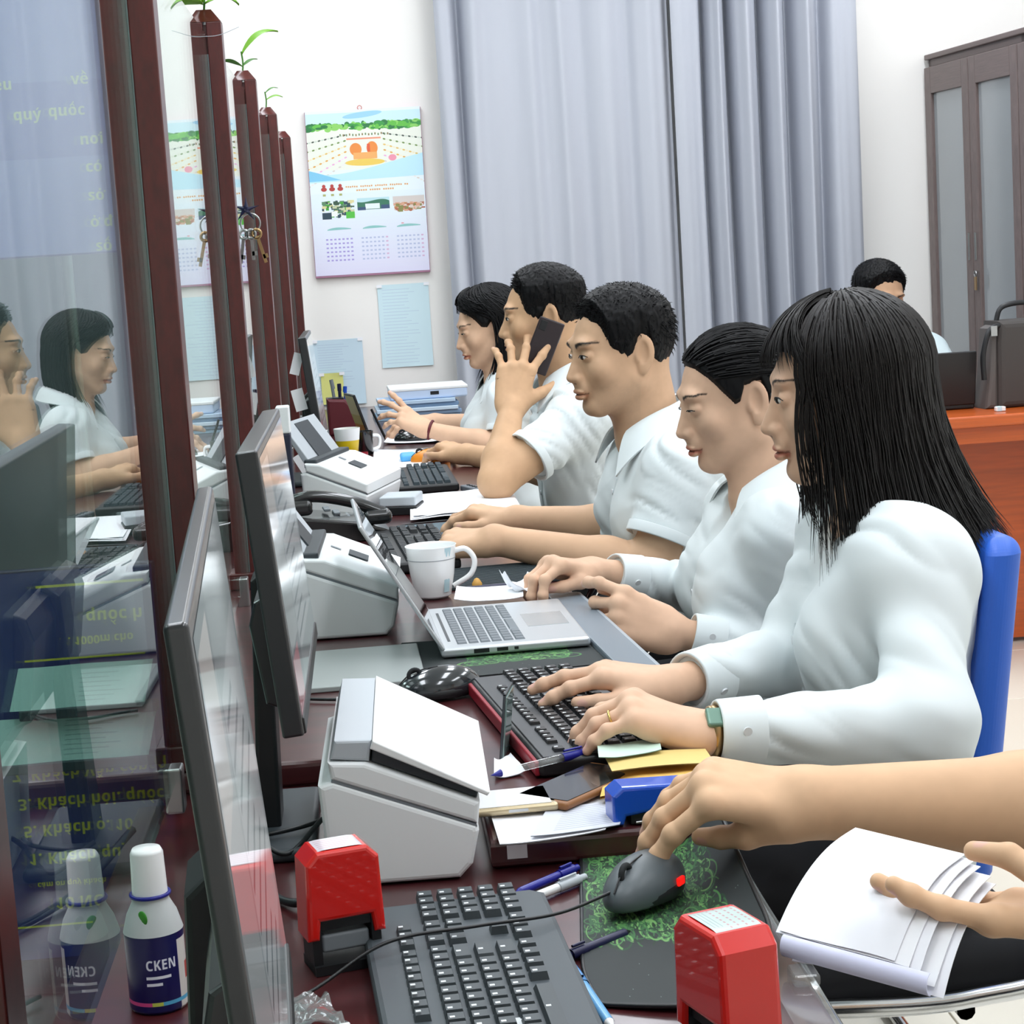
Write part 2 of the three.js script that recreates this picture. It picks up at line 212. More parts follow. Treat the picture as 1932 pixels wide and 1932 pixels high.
// ---------------------------------------------------------------- bookcase along the right wall
{
  const H = 1.935, D = 0.38, L = 1.74;
  const cab = thing('bookcase', 'tall grey-brown bookcase with narrow glass doors against the right wall', 'bookcase', [2.235, 0, BACK + 0.02], 0.085);
  // local: x into the cabinet, z along it towards the viewer
  mesh('carcass', [box(D, 0.02, L, D / 2, 0.07, L / 2), box(D, 0.025, L, D / 2, H - 0.0125, L / 2), box(D, H, 0.02, D / 2, H / 2, 0.01), box(D, H, 0.02, D / 2, H / 2, L - 0.01), box(D, 0.07, L - 0.02, D / 2 + 0.02, 0.035, L / 2), box(D, H, 0.02, D / 2, H / 2, L / 2)], mat.cabinet, cab);
  mesh('back_panel', box(0.012, H - 0.02, L, D - 0.006, H / 2, L / 2), mat.cabinetDark, cab);
  mesh('cornice', rbox(D + 0.02, 0.02, L + 0.02, 0.004, D / 2 - 0.006, H + 0.01, L / 2), mat.cabinet, cab);
  for (const y of [0.5, 0.86, 1.2, 1.54]) mesh('shelf', box(D - 0.05, 0.018, L - 0.04, D / 2 + 0.02, y, L / 2), mat.cabinet, cab);
  const dw = L / 4;
  for (let i = 0; i < 4; i++) {
    const z0 = i * dw + 0.003, z1 = (i + 1) * dw - 0.003, zc = (z0 + z1) / 2, y0 = 0.08, y1 = H - 0.03, st = 0.062;
    const d = mesh('door', [rbox(0.022, y1 - y0, st, 0.003, -0.012, (y0 + y1) / 2, z0 + st / 2), rbox(0.022, y1 - y0, st, 0.003, -0.012, (y0 + y1) / 2, z1 - st / 2), rbox(0.022, 0.1, z1 - z0 - 2 * st, 0.003, -0.012, y1 - 0.05, zc), rbox(0.022, 0.66, z1 - z0 - 2 * st, 0.003, -0.012, y0 + 0.33, zc)], mat.cabinet, cab);
    mesh('pane', box(0.005, y1 - y0 - 0.76, z1 - z0 - 2 * st, -0.008, (y0 + 0.66 + y1 - 0.1) / 2, zc), mat.smokeGlass, d);
    const hz = i % 2 ? z0 + 0.028 : z1 - 0.028;
    mesh('handle', [rod([-0.024, 1.17, hz], [-0.024, 1.27, hz], 0.005), rod([-0.024, 1.18, hz], [-0.01, 1.18, hz], 0.004), rod([-0.024, 1.26, hz], [-0.01, 1.26, hz], 0.004)], mat.steel, d);
  }
  { const kz = 0.48; mesh('hanging_key', [new THREE.TorusGeometry(0.01, 0.003, 8, 14).rotateY(Math.PI / 2).translate(-0.035, 1.12, kz), box(0.02, 0.005, 0.004, -0.03, 1.128, kz)], mat.steel, cab); mesh('key_tag', rbox(0.004, 0.05, 0.02, 0.0015, -0.035, 1.085, kz), mat.brass, cab); }
}

// ---------------------------------------------------------------- orange desk at the back with bag and laptop
{
  const d = thing('office_desk', 'orange-brown wooden desk at the back of the room', 'desk', [1.9, 0, -5.98]);
  mesh('top', rbox(0.68, 0.035, 0.74, 0.008, 0, 0.733, 0), mat.orangeWood, d);
  mesh('apron', box(0.64, 0.05, 0.02, 0, 0.69, 0.32), mat.orangeWood, d);
  mesh('front_panel', box(0.6, 0.66, 0.02, 0, 0.345, 0.06), mat.orangeWood, d);
  mesh('side_panel', box(0.03, 0.715, 0.66, -0.305, 0.357, 0), mat.orangeWood, d); mesh('side_panel', box(0.03, 0.715, 0.66, 0.305, 0.357, 0), mat.orangeWood, d);
  const bagp = thing('handbag', 'dark grey upright handbag standing on the orange desk', 'bag', [1.93, 0.751, -5.84], 0.12);
  mesh('body', [extrude([[-0.055, 0], [0.2, 0], [0.205, 0.2], [0.19, 0.262], [-0.045, 0.262], [-0.052, 0.2]], 0.13, 0.02, 3)], mat.bag, bagp);
  mesh('side_gusset', extrude([[-0.09, 0.0], [-0.05, 0], [-0.045, 0.25], [-0.065, 0.24], [-0.075, 0.12]], 0.1, 0.012, 2), M(0x5a5654, 0.7), bagp);
  mesh('strap', tube([[-0.04, 0.25, 0.05], [-0.075, 0.24, 0.06], [-0.1, 0.17, 0.06], [-0.1, 0.09, 0.06]], 0.008, 20, 8), mat.black, bagp);
  mesh('handle', tube([[-0.03, 0.255, 0], [-0.01, 0.30, 0], [0.12, 0.30, 0], [0.15, 0.255, 0]], 0.008, 24, 8), mat.black, bagp);
  mesh('buckle', box(0.02, 0.03, 0.004, -0.068, 0.235, 0.069), mat.steel, bagp);
  const lp = thing('laptop', 'black laptop seen from behind on the orange desk', 'laptop', [1.664, 0.751, -5.83], 0.03);
  mesh('base', rbox(0.33, 0.018, 0.23, 0.006, 0, 0.009, -0.115), mat.black, lp);
  const lid = mesh('lid', rbox(0.33, 0.165, 0.01, 0.004, 0, 0.0825, 0), mat.black, lp); lid.position.set(0, 0.014, 0.0); lid.rotation.x = -0.16 + 0.32; 
  const cup = thing('white_eraser', 'small white block beside the black laptop on the orange desk', 'eraser', [1.862, 0.751, -5.7]);
  mesh('block', rbox(0.03, 0.014, 0.02, 0.003, 0, 0.007, 0), mat.white, cup); mesh('sleeve', rbox(0.016, 0.0145, 0.0205, 0.002, -0.004, 0.0073, 0), mat.paperBlue, cup);
}

// ---------------------------------------------------------------- the counter: tops, posts and glass
const GX = -0.24, DY = 0.75, NY = 0.72, PZ = [-1.02, -2.27, -3.515, -4.65, -5.785, -6.9];
{
  const d = thing('counter_desk', 'long dark red staff counter desk running to the back wall', 'desk', [0, 0, 0]);
  const pts = [[-0.30, 7.55], [0.315, 7.55], [0.315, 1.872], [0.086, 1.872], [0.086, 2.24], [-0.30, 2.24]].map(([x, z]) => [x, z]);
  const g = extrude(pts, 0.03, 0.007, 3).rotateX(-Math.PI / 2).translate(0, DY - 0.015, 0);
  mesh('top', g, mat.mahogany, d);
  mesh('front_board', box(0.025, DY - 0.03, 7.55 - 2.24, -0.287, (DY - 0.03) / 2, -(7.55 + 2.24) / 2), mat.mahogany, d);
  for (const z of [-7.5, -6.35, -5.2, -4.05, -2.9]) mesh('leg_panel', box(0.5, DY - 0.03, 0.025, -0.02, (DY - 0.03) / 2, z), mat.mahogany, d);
  mesh('label_sticker', box(0.02, 0.014, 0.0006, 0.112, DY - 0.013, -1.8713), mat.paper, d);
  const n = thing('counter_desk', 'nearest, slightly lower dark red counter desk under the red stamps', 'desk', [0, 0, 0]);
  mesh('top', rbox(0.625, 0.03, 1.92, 0.006, 0.0125, NY - 0.015 - 0.0005, -1.29), mat.mahogany, n);
  mesh('front_board', box(0.025, NY - 0.03, 1.9, -0.287, (NY - 0.032) / 2, -1.29), mat.mahogany, n);
  for (const z of [-0.36, -1.3]) mesh('leg_panel', box(0.5, NY - 0.033, 0.025, -0.02, (NY - 0.033) / 2, z), mat.mahogany, n);
  const names = ['at the bottom left corner, nearest the camera', 'first full-height', 'second, with green leaves on top', 'third, with a light green sprig', 'fourth, partly hidden', 'last, nearest the calendar'];
  for (let i = 0; i < 6; i++) {
    const z = PZ[i], base = i === 0 ? NY : DY;
    const p = thing('partition_post', `dark red wooden counter post ${i === 1 ? 'nearest the camera running out of the top of the picture' : names[i]}`, 'post', [GX, base, z], 0, 'counter posts');
    const w = i === 1 ? 0.064 : 0.058, dd = 0.05, h = 1.743 - base;
    mesh('shaft', [rbox(w / 2 - 0.003, h, dd, 0.002, -w / 4 - 0.0015, h / 2, 0, 1), rbox(w / 2 - 0.003, h, dd, 0.002, w / 4 + 0.0015, h / 2, 0, 1), box(0.01, h - 0.004, dd - 0.02, 0, h / 2 - 0.002, 0)], mat.post, p);
    mesh('cap', new THREE.CylinderGeometry(0.018, w / Math.SQRT2, 0.022, 4, 1).rotateY(Math.PI / 4).scale(1, 1, dd / w).translate(0, h + 0.011, 0), mat.post, p);
    mesh('groove_seal', box(0.0065, h * 0.93, 0.004, 0, h * 0.48, dd / 2 - 0.006), mat.lightGrey, p);
    mesh('base_bracket', rbox(w + 0.02, 0.03, dd + 0.02, 0.003, 0, 0.015, 0, 1), mat.post, p);
  }
  for (let i = 0; i < 6; i++) {
    const za = i === 0 ? -0.3 : PZ[i - 1] - 0.022, zb = PZ[i] + 0.022;
    const p = thing('glass_screen', ['clear glass counter panel beside the camera at the lower left edge', 'clear glass counter panel mirroring the dark-haired woman at the left', 'clear glass panel between the first and second full posts, mirroring the calendar', 'clear glass panel between the second and third full posts', 'narrow glimpse of glass panel between the third and fourth full posts', 'farthest glass counter panel ending at the last post'][i], 'glass screen', [GX, 0.782, (za + zb) / 2], 0, 'counter glass screens');
    mesh('pane', box(0.005, 0.938, za - zb, 0, 0.469, 0), mat.glass, p);
    for (const s of [-1, 1]) mesh('clip', rbox(0.02, 0.05, 0.03, 0.003, 0, -0.009, s * (za - zb) * 0.36), mat.steel, p);
  }
}
// ---------------------------------------------------------------- monitors (screen faces +x, towards the staff)
const screenTex = canvasTex(512, 300, (c, w, h) => {
  c.fillStyle = '#8f989c'; c.fillRect(0, 0, w, h); c.fillStyle = '#b9c0c2'; c.fillRect(0, 40, 190, 190); c.fillStyle = '#dcd9d6'; c.fillRect(10, 10, 120, 86); c.fillStyle = '#a5afb2'; c.fillRect(150, 0, 362, 300);
  c.fillStyle = '#c3cacd'; c.fillRect(165, 60, 320, 200); c.fillStyle = '#7c878c'; for (let i = 0; i < 9; i++) c.fillRect(175, 75 + i * 21, 120 + (i * 53) % 160, 5); c.fillStyle = '#cf9aa2'; c.fillRect(0, 235, 110, 65);
});
mat.screen = M(0x202427, 0.07, { emissive: 0xffffff, emissiveMap: screenTex, emissiveIntensity: 0.42, clearcoat: 0.25, clearcoatRoughness: 0.06 });
mat.bezelTop = M(0x24272a, 0.3, { clearcoat: 0.5, clearcoatRoughness: 0.25 });
function monitor(label, x, zc, deskY, topY, w, h, tilt, turn = 0, t = 0.011) {
  const m = thing('monitor', label, 'monitor', [x, deskY, zc], turn, 'computer monitors on the counter');
  const top = topY - deskY, cy = top - (h / 2) * Math.cos(tilt);
  const panel = mesh('panel', [rbox(t, h, w, 0.003, 0, 0, 0), extrude([[-t / 2 + 0.001, -h * 0.04], [-t / 2 + 0.001, -h * 0.46], [-t / 2 - 0.016, -h * 0.43], [-t / 2 - 0.02, -h * 0.14], [-t / 2 - 0.012, -h * 0.06]], w * 0.7, 0.003)], mat.bezelTop, m);
  panel.position.set(0, cy, 0); panel.rotation.z = tilt;
  const scr = mesh('screen', new THREE.PlaneGeometry(w - 0.02, h - 0.026).rotateY(Math.PI / 2).translate(t / 2 + 0.0004, 0.004, 0), mat.screen, panel);
  mesh('lower_bezel', rbox(0.004, 0.016, w - 0.01, 0.0015, t / 2, -h / 2 + 0.009, 0, 1), mat.black, panel);
  mesh('neck', extrude([[-0.02, 0.01], [-0.045, 0.01], [-0.032, cy - 0.02], [-0.014, cy - 0.005], [-0.004, cy - 0.06], [-0.015, cy - 0.08]], 0.07, 0.004), mat.black, m);
  mesh('foot', rbox(0.12, 0.014, 0.24, 0.006, -0.042, 0.007, 0), mat.darkGrey, m);
  return m;
}
monitor('nearest black monitor at the lower left with a glowing grey screen', -0.088, -1.055, NY, 1.184, 0.5, 0.335, 0.075, 0.054);
monitor('second black monitor, edge-on, left of the nearest white scanner', -0.107, -2.07, NY, 1.156, 0.5, 0.275, 0.085, 0, 0.021);
monitor('far black monitor standing before the yellow cup', -0.145, -5.13, DY, 1.135, 0.47, 0.29, 0.1, 0, 0.02);
{ // white slips stuck to the back of the far monitor
  const s = thing('paper_slip', 'white paper slips wedged behind the far monitor', 'paper', [-0.178, 0.98, -4.92], 0.2);
  for (const [y, r, w] of [[0.0, 0.2, 0.03], [0.09, -0.3, 0.024], [-0.16, 0.5, 0.035]]) { const q = mesh('slip', box(w, 0.055, 0.001, 0, 0, 0), mat.paper, s); q.position.y = y; q.rotation.z = r; }
}
// ---------------------------------------------------------------- document scanners
function scanner(label, x, y, z, turn, lid) {
  const s = thing('document_scanner', label, 'scanner', [x, y, z], turn, 'white document scanners');
  s.scale.y = 0.92; const L = 0.29, body = [[-0.072, 0.002], [0.055, 0.002], [0.068, 0.016], [0.076, 0.052], [0.074, 0.058], [-0.062, 0.117], [-0.077, 0.113]];
  mesh('body', extrude(body, L, 0.006, 3), mat.white, s);
  mesh('seam', extrude([[-0.064, 0.1165], [0.0745, 0.0565], [0.0735, 0.0595], [-0.061, 0.1195]], L - 0.004), mat.midGrey, s);
  mesh('cover', extrude([[-0.064, 0.119], [0.0755, 0.0595], [0.0785, 0.083], [0.06, 0.092], [-0.03, 0.135], [-0.066, 0.138]], L, 0.005, 3), mat.white, s);
  if (lid) {
    mesh('hinge_strip', extrude([[-0.064, 0.14], [-0.026, 0.135], [-0.022, 0.158], [-0.058, 0.16]], L - 0.008, 0.003), mat.lightGrey, s);
    mesh('lid_gap', extrude([[-0.024, 0.133], [0.076, 0.085], [0.078, 0.093], [-0.022, 0.148]], L - 0.02, 0.002), mat.darkGrey, s);
    const c = [[-0.024, 0.15], [0.086, 0.09], [0.089, 0.094], [-0.021, 0.159]];
    mesh('lid', extrude(c, L + 0.004, 0.0015), mat.whiteGloss, s);
  } else {
    mesh('feed_slot', extrude([[0.0, 0.122], [0.03, 0.108], [0.0305, 0.1095], [0.0005, 0.1235]], 0.05), mat.darkGrey, s);
    mesh('logo_strip', extrude([[-0.028, 0.1352], [-0.012, 0.1274], [-0.0118, 0.1279], [-0.0278, 0.1357]], 0.012), mat.midGrey, s);
    const ch = mesh('paper_chute', [extrude([[-0.066, 0.12], [-0.05, 0.125], [-0.118, 0.235], [-0.124, 0.232]], L - 0.05, 0.002)], mat.lightGrey, s);
    mesh('chute_rib', extrude([[-0.052, 0.13], [-0.05, 0.132], [-0.112, 0.228], [-0.114, 0.226]], 0.1, 0.0006), mat.darkGrey, ch);
    mesh('hinge_block', rbox(0.03, 0.022, L - 0.03, 0.004, -0.056, 0.135, 0), mat.darkGrey, s);
  }
  mesh('rubber_foot', [box(0.02, 0.004, 0.02, -0.06, 0.001, 0.12), box(0.02, 0.004, 0.02, 0.045, 0.001, 0.12), box(0.02, 0.004, 0.02, -0.06, 0.001, -0.12), box(0.02, 0.004, 0.02, 0.045, 0.001, -0.12)], mat.rubber, s);
  return s;
}
scanner('nearest white document scanner with its flat lid, beside the red stamp', 0.002, NY, -1.995, -0.02, true);
scanner('white document scanner between the laptop and the second monitor', -0.052, DY, -3.1, -0.03, false);
scanner('far white document scanner with its grey paper chute raised', -0.055, DY, -4.48, -0.28, false);

// ---------------------------------------------------------------- keyboards; local x across the rows (user at +x), z along the rows
function keycap(w, d, h) { const g = new THREE.BoxGeometry(d, h, w, 1, 1, 1); const p = g.attributes.position; for (let i = 0; i < p.count; i++) if (p.getY(i) > 0) { p.setX(i, p.getX(i) * 0.8); p.setZ(i, p.getZ(i) * 0.82); } g.computeVertexNormals(); return g.translate(0, h / 2, 0); }
function keyboard(label, x, y, z, turn, o) {
  const k = thing('keyboard', label, 'keyboard', [x, y, z], turn, 'computer keyboards');
  const D = o.depth ?? 0.15, W = o.width ?? 0.44, T = 0.02;
  mesh('case', o.flare ? extrude([[-D / 2 - 0.006, -W / 2 + 0.01], [-D / 2, W / 2 - 0.01], [-D / 2 + 0.012, W / 2], [D / 2 - 0.012, W / 2], [D / 2, W / 2 - 0.012], [D / 2, -W / 2 + 0.012], [D / 2 - 0.012, -W / 2]], T, 0.005).rotateX(Math.PI / 2).translate(0, T / 2 + 0.002, 0) : rbox(D, T, W, 0.006, 0, T / 2 + 0.002, 0), o.caseMat, k);
  if (o.trim) mesh('trim', rbox(0.006, 0.016, W - 0.01, 0.002, -D / 2 - 0.001, 0.011, 0), o.trim, k);
  if (o.plate) mesh('plate', rbox(D - 0.012, 0.003, W - 0.012, 0.001, 0, T + 0.0025, 0, 1), o.plate, k);
  const u = 0.0187, hk = 0.0075, kg = keycap(u - 0.003, u - 0.003, hk), wide = keycap(u * 2 - 0.003, u - 0.003, hk), space = keycap(u * 6 - 0.003, u - 0.003, hk);
  const fk = keycap(u - 0.003, u * 0.72, hk * 0.8);
  const y0 = T + 0.0015, zS = W / 2 - 0.018;                     // the row starts at the user's left: z = +
  const put = (g, xx, zz, small) => { const q = mesh('key', g, o.keyMat, k); q.position.set(xx, y0, zz); if (o.legend && !small) { const l = mesh('legend', o.legendGeo ?? (o.legendGeo = box(0.004, 0.0003, 0.0035, 0, hk + 0.0001, 0)), o.legend, q); l.position.set(-0.003, 0, 0.002); } };
  const x0 = -D / 2 + (o.top ?? 0.024);
  for (let r = 0; r < 6; r++) {
    const xx = x0 + r * u + (r > 0 ? 0.006 : 0);
    if (r === 5) { for (const c of [0, 1.2, 2.4]) put(kg, xx, zS - (c + 0.5) * u); put(space, xx, zS - 6.6 * u); for (const c of [10.2, 11.4, 12.6, 13.8]) put(kg, xx, zS - (c + 0.5) * u); }
    else { for (let c = 0; c < 15; c++) { if (r > 1 && c === 14) continue; if (r === 0 && (c === 1 || c === 6)) continue; put(r === 0 ? fk : r > 1 && c === 13 ? wide : kg, xx, zS - (c + 0.5 + (r > 1 && c === 13 ? 0.5 : 0)) * u); } }
    const zn = zS - 15.4 * u;
    if (r < 3) for (let c = 0; c < 3; c++) put(r === 0 ? fk : kg, xx, zn - (c + 0.5) * u);
    if (r === 4) put(kg, xx, zn - 1.5 * u); if (r === 5) for (let c = 0; c < 3; c++) put(kg, xx, zn - (c + 0.5) * u);
    const zp = zn - 3.4 * u; if (r > 0 && W > 0.42) for (let c = 0; c < 4; c++) put(kg, xx, zp - (c + 0.5) * u);
  }
  return k;
}
mat.legend = M(0xd6dadc, 0.6); mat.kbGrey = M(0x474e53, 0.55); mat.kbBlack = M(0x14161a, 0.4); mat.kbPlate = M(0x4b4d50, 0.4, { metalness: 0.4 });
const kb0 = keyboard('grey office keyboard at the bottom edge of the picture', 0.055, NY, -1.52, 0.05, { caseMat: mat.kbGrey, keyMat: M(0x3d4448, 0.5), legend: mat.legend, depth: 0.165, flare: true, top: 0.03 });
{ mesh('logo', box(0.008, 0.0006, 0.03, 0.02, 0.0235, 0.1), mat.legend, kb0); }
keyboard('black keyboard with red edge trim under the nearest woman\'s hands', 0.21, DY, -2.305, 0.12, { caseMat: mat.black, keyMat: mat.kbBlack, legend: mat.legend, trim: mat.redDark, plate: mat.kbPlate, depth: 0.165, top: 0.028 });
keyboard('dark keyboard with violet edge light before the man on the phone', 0.118, DY, -4.9, 0.02, { caseMat: mat.black, keyMat: M(0x2a3a42, 0.5), trim: M(0x6a62c8, 0.4), depth: 0.15, top: 0.024 });
keyboard('black keyboard under the hands of the man with the short side parting', 0.06, DY, -3.74, 0.06, { caseMat: mat.black, keyMat: M(0x23282c, 0.5), depth: 0.14 });

// ---------------------------------------------------------------- mice and mouse pads
function mouse(name, label, x, y, z, turn, m, m2) {
  const g = thing(name, label, 'computer mouse', [x, y, z], turn);
  const S = (sx, sy, sz, top) => { const s = new THREE.SphereGeometry(1, 28, 18); const p = s.attributes.position; for (let i = 0; i < p.count; i++) { let X = p.getX(i), Y = p.getY(i), Z = p.getZ(i); const k = 1 - 0.12 * Math.max(0, -X) + 0.02 * X; Y = Y > 0 ? Y * (1 + 0.12 * X) : Math.max(Y, -0.25); p.setXYZ(i, X * sx, Y * sy + 0.25 * sy, Z * sz * k); } s.computeVertexNormals(); return s; };
  mesh('shell', S(0.058, 0.03, 0.032), m, g);
  mesh('button_split', tube([[-0.055, 0.018, 0], [-0.04, 0.0305, 0], [-0.02, 0.036, 0], [0, 0.0375, 0]], 0.0009, 12, 5), mat.black, g);
  mesh('scroll_wheel', new THREE.TorusGeometry(0.008, 0.003, 8, 20).translate(-0.032, 0.029, 0), mat.rubber, g);
  mesh('side_panel', S(0.052, 0.02, 0.0335), m2, g);
  return g;
}
mouse('computer_mouse', 'glossy black mouse standing on the green-printed pad by the laptop', 0.062, DY + 0.004, -2.515, 0.25, M(0x23292d, 0.16, { clearcoat: 0.7 }), mat.black);
{
  const m0 = mouse('computer_mouse', 'dark grey mouse with a red glow under the reaching hand', 0.217, NY + 0.013, -1.725, -2.45 + Math.PI + 0.25, M(0x51595d, 0.4), mat.black);
  mesh('red_indicator', rbox(0.012, 0.008, 0.004, 0.0015, 0.012, 0.013, 0.0325, 1), new THREE.MeshStandardMaterial({ color: 0x900808, emissive: 0xff1a10, emissiveIntensity: 0.9 }), m0);
}
mouse('computer_mouse', 'orange and black mouse under the hand of the man on the phone', 0.155, DY + 0.001, -5.4, 0.1, mat.orange, mat.orange);
mouse('computer_mouse', 'black mouse near the far woman\'s raised hand', 0.12, DY + 0.001, -6.02, 0.1, mat.blackGloss, mat.black);
function padTex(sd, area) { return canvasTex(512, 512, (c, w, h) => { c.fillStyle = '#262c2d'; c.fillRect(0, 0, w, h); let s = sd; const r = () => ((s = (s * 16807) % 2147483647) / 2147483647); const [ax, ay, aw, ah] = area; for (let i = 0; i < 1300; i++) { const x = ax + r() * aw, y = ay + r() * ah; const k = Math.min(1, Math.min(x - ax, ax + aw - x, y - ay, ay + ah - y) / 40); if (r() > k * 1.2) continue; c.strokeStyle = ['#2f5a36', '#4a7f45', '#22422a', '#6a9a58', '#36643a', '#1b3320'][i % 6]; c.lineWidth = 2 + r() * 5; c.beginPath(); c.arc(x, y, 6 + r() * 24, r() * 6, r() * 6 + 1.5); c.stroke(); } c.fillStyle = '#8fa39a'; for (let i = 0; i < 40; i++) c.fillRect(r() * w, r() * h, 2, 2); }); }
{
  const p = thing('mouse_pad', 'black mouse pad with green print lying under the open laptop', 'mouse pad', [0, 0, 0]);
  // left-back, right-back ... outline on the desk
  const C = [[-0.02, -2.60], [0.30, -2.63], [0.285, -2.86], [0.02, -2.88]];
  mesh('mat', surf(12, 12, (u, v) => { const x = (C[0][0] * (1 - u) + C[1][0] * u) * (1 - v) + (C[3][0] * (1 - u) + C[2][0] * u) * v, z = (C[0][1] * (1 - u) + C[1][1] * u) * (1 - v) + (C[3][1] * (1 - u) + C[2][1] * u) * v; return [x, DY + 0.0032, z]; }), M(0xffffff, 0.75, { map: padTex(77, [190, 40, 260, 330]) }), p);
  mesh('rubber_base', extrude(C.map(([x, z]) => [x, -z]), 0.003).rotateX(-Math.PI / 2).translate(0, DY + 0.0015, 0), mat.rubber, p);
  const p2 = thing('mouse_pad', 'green-printed gaming mouse pad bending up at its right edge, under the grey mouse', 'mouse pad', [0, 0, 0]);
  const f = (off) => (u, v) => { // u left-right, v near-far
    const xl = 0.135 + 0.045 * v, xr = 0.30 + 0.015 * v; let z = -1.50 - 0.42 * v + 0.03 * Math.sin(u * 2) * (1 - v); const x = xl + (xr - xl) * u; const bend = Math.max(0, u - 0.55) / 0.45; const nearRound = Math.max(0, 0.25 - v) / 0.25;
    return [x - nearRound * nearRound * 0.02 * (u - 0.4) * 2, NY + 0.004 + 0.05 * bend * bend * (0.35 + 0.65 * v) + 0.006 * (1 - v) * (1 - v) * u + off, z - bend * 0.01];
  };
  const t = padTex(1234, [10, 0, 420, 350]); 
  const top = surf(24, 24, f(0)), bot = surf(24, 24, (u, v) => f(-0.003)(1 - u, v));
  mesh('mat', top, M(0xffffff, 0.7, { map: t }), p2); mesh('rubber_base', bot, mat.rubber, p2);
  const e = []; for (const [a, b] of [[0, 0], [1, 0], [1, 1], [0, 1]]) e.push([a, b]);
  const edge = []; for (let i = 0; i < 4; i++) for (let k = 0; k < 16; k++) { const A = e[i], B = e[(i + 1) % 4], s = k / 16; edge.push(f(-0.0015)(A[0] + (B[0] - A[0]) * s, A[1] + (B[1] - A[1]) * s)); }
  mesh('stitched_edge', tube(edge, 0.0022, 160, 6, true), mat.black, p2);
  const p3 = thing('mouse_pad', 'dark ribbed wrist pad between the mug and the bent arm', 'mouse pad', [0.2, DY, -3.42], 0.1);
  mesh('mat', rbox(0.2, 0.006, 0.2, 0.002, 0, 0.003, 0), M(0x30383c, 0.85), p3); for (let i = 0; i < 14; i++) mesh('rib', box(0.19, 0.0015, 0.004, 0, 0.0065, -0.09 + i * 0.0138), M(0x3d474c, 0.8), p3);
  const p4 = thing('mouse_pad', 'grey mouse pad under the right hand of the man with the side parting', 'mouse pad', [0.155, DY, -4.06], 0.1);
  mesh('mat', rbox(0.22, 0.004, 0.18, 0.0015, 0, 0.002, 0), M(0x52626b, 0.8), p4); mesh('stitched_edge', tube([[-0.11, 0.003, -0.09], [0.11, 0.003, -0.09], [0.11, 0.003, 0.09], [-0.11, 0.003, 0.09]], 0.002, 60, 5, true), mat.black, p4);
}

// ---------------------------------------------------------------- silver laptop
{
  const l = thing('laptop', 'open silver laptop in front of the woman looking down', 'laptop', [0.175, DY + 0.004, -2.9], 0.04);
  const W = 0.325, D = 0.215;
  mesh('base', rbox(D, 0.014, W, 0.005, 0, 0.008, 0), mat.silver, l);
  mesh('feet', [rod([-0.08, 0, -0.12], [-0.08, 0.002, -0.12], 0.006), rod([0.08, 0, -0.12], [0.08, 0.002, -0.12], 0.006), rod([-0.08, 0, 0.12], [-0.08, 0.002, 0.12], 0.006), rod([0.08, 0, 0.12], [0.08, 0.002, 0.12], 0.006)], mat.rubber, l);
  mesh('touchpad', box(0.062, 0.0004, 0.1, 0.062, 0.0152, 0), M(0xbfc6ca, 0.25, { metalness: 0.5 }), l);
  mesh('port', [box(0.022, 0.006, 0.001, -0.05, 0.008, W / 2), box(0.016, 0.005, 0.001, -0.02, 0.008, W / 2), box(0.006, 0.004, 0.001, 0.0, 0.008, W / 2)], mat.black, l);
  mesh('hinge_slot', box(0.004, 0.0004, W * 0.7, -0.092, 0.0152, 0), mat.darkGrey, l);
  const kg = keycap(0.0158, 0.0142, 0.002), km = M(0x6b7278, 0.5);
  for (let r = 0; r < 6; r++) for (let c = 0; c < 15; c++) { if (r === 5 && c > 3 && c < 9) { if (c === 6) { const q = mesh('key', keycap(0.0158 * 5.3, 0.0142, 0.002), km, l); q.position.set(-0.075 + r * 0.0168, 0.015, 0.133 - c * 0.0186 - 0.001); } continue; } const q = mesh('key', kg, km, l); q.position.set(-0.075 + r * 0.0168, 0.015, 0.131 - c * 0.0186); }
  const lid = mesh('lid', rbox(0.006, 0.215, W, 0.0025, 0, 0.1075, 0), mat.silver, l); lid.position.set(-D / 2 + 0.004, 0.012, 0); lid.rotation.z = 0.52;
  mesh('screen', new THREE.PlaneGeometry(W - 0.012, 0.2).rotateY(Math.PI / 2).translate(0.0032, 0.108, 0), M(0x0c0e10, 0.1, { clearcoat: 1 }), lid);
}
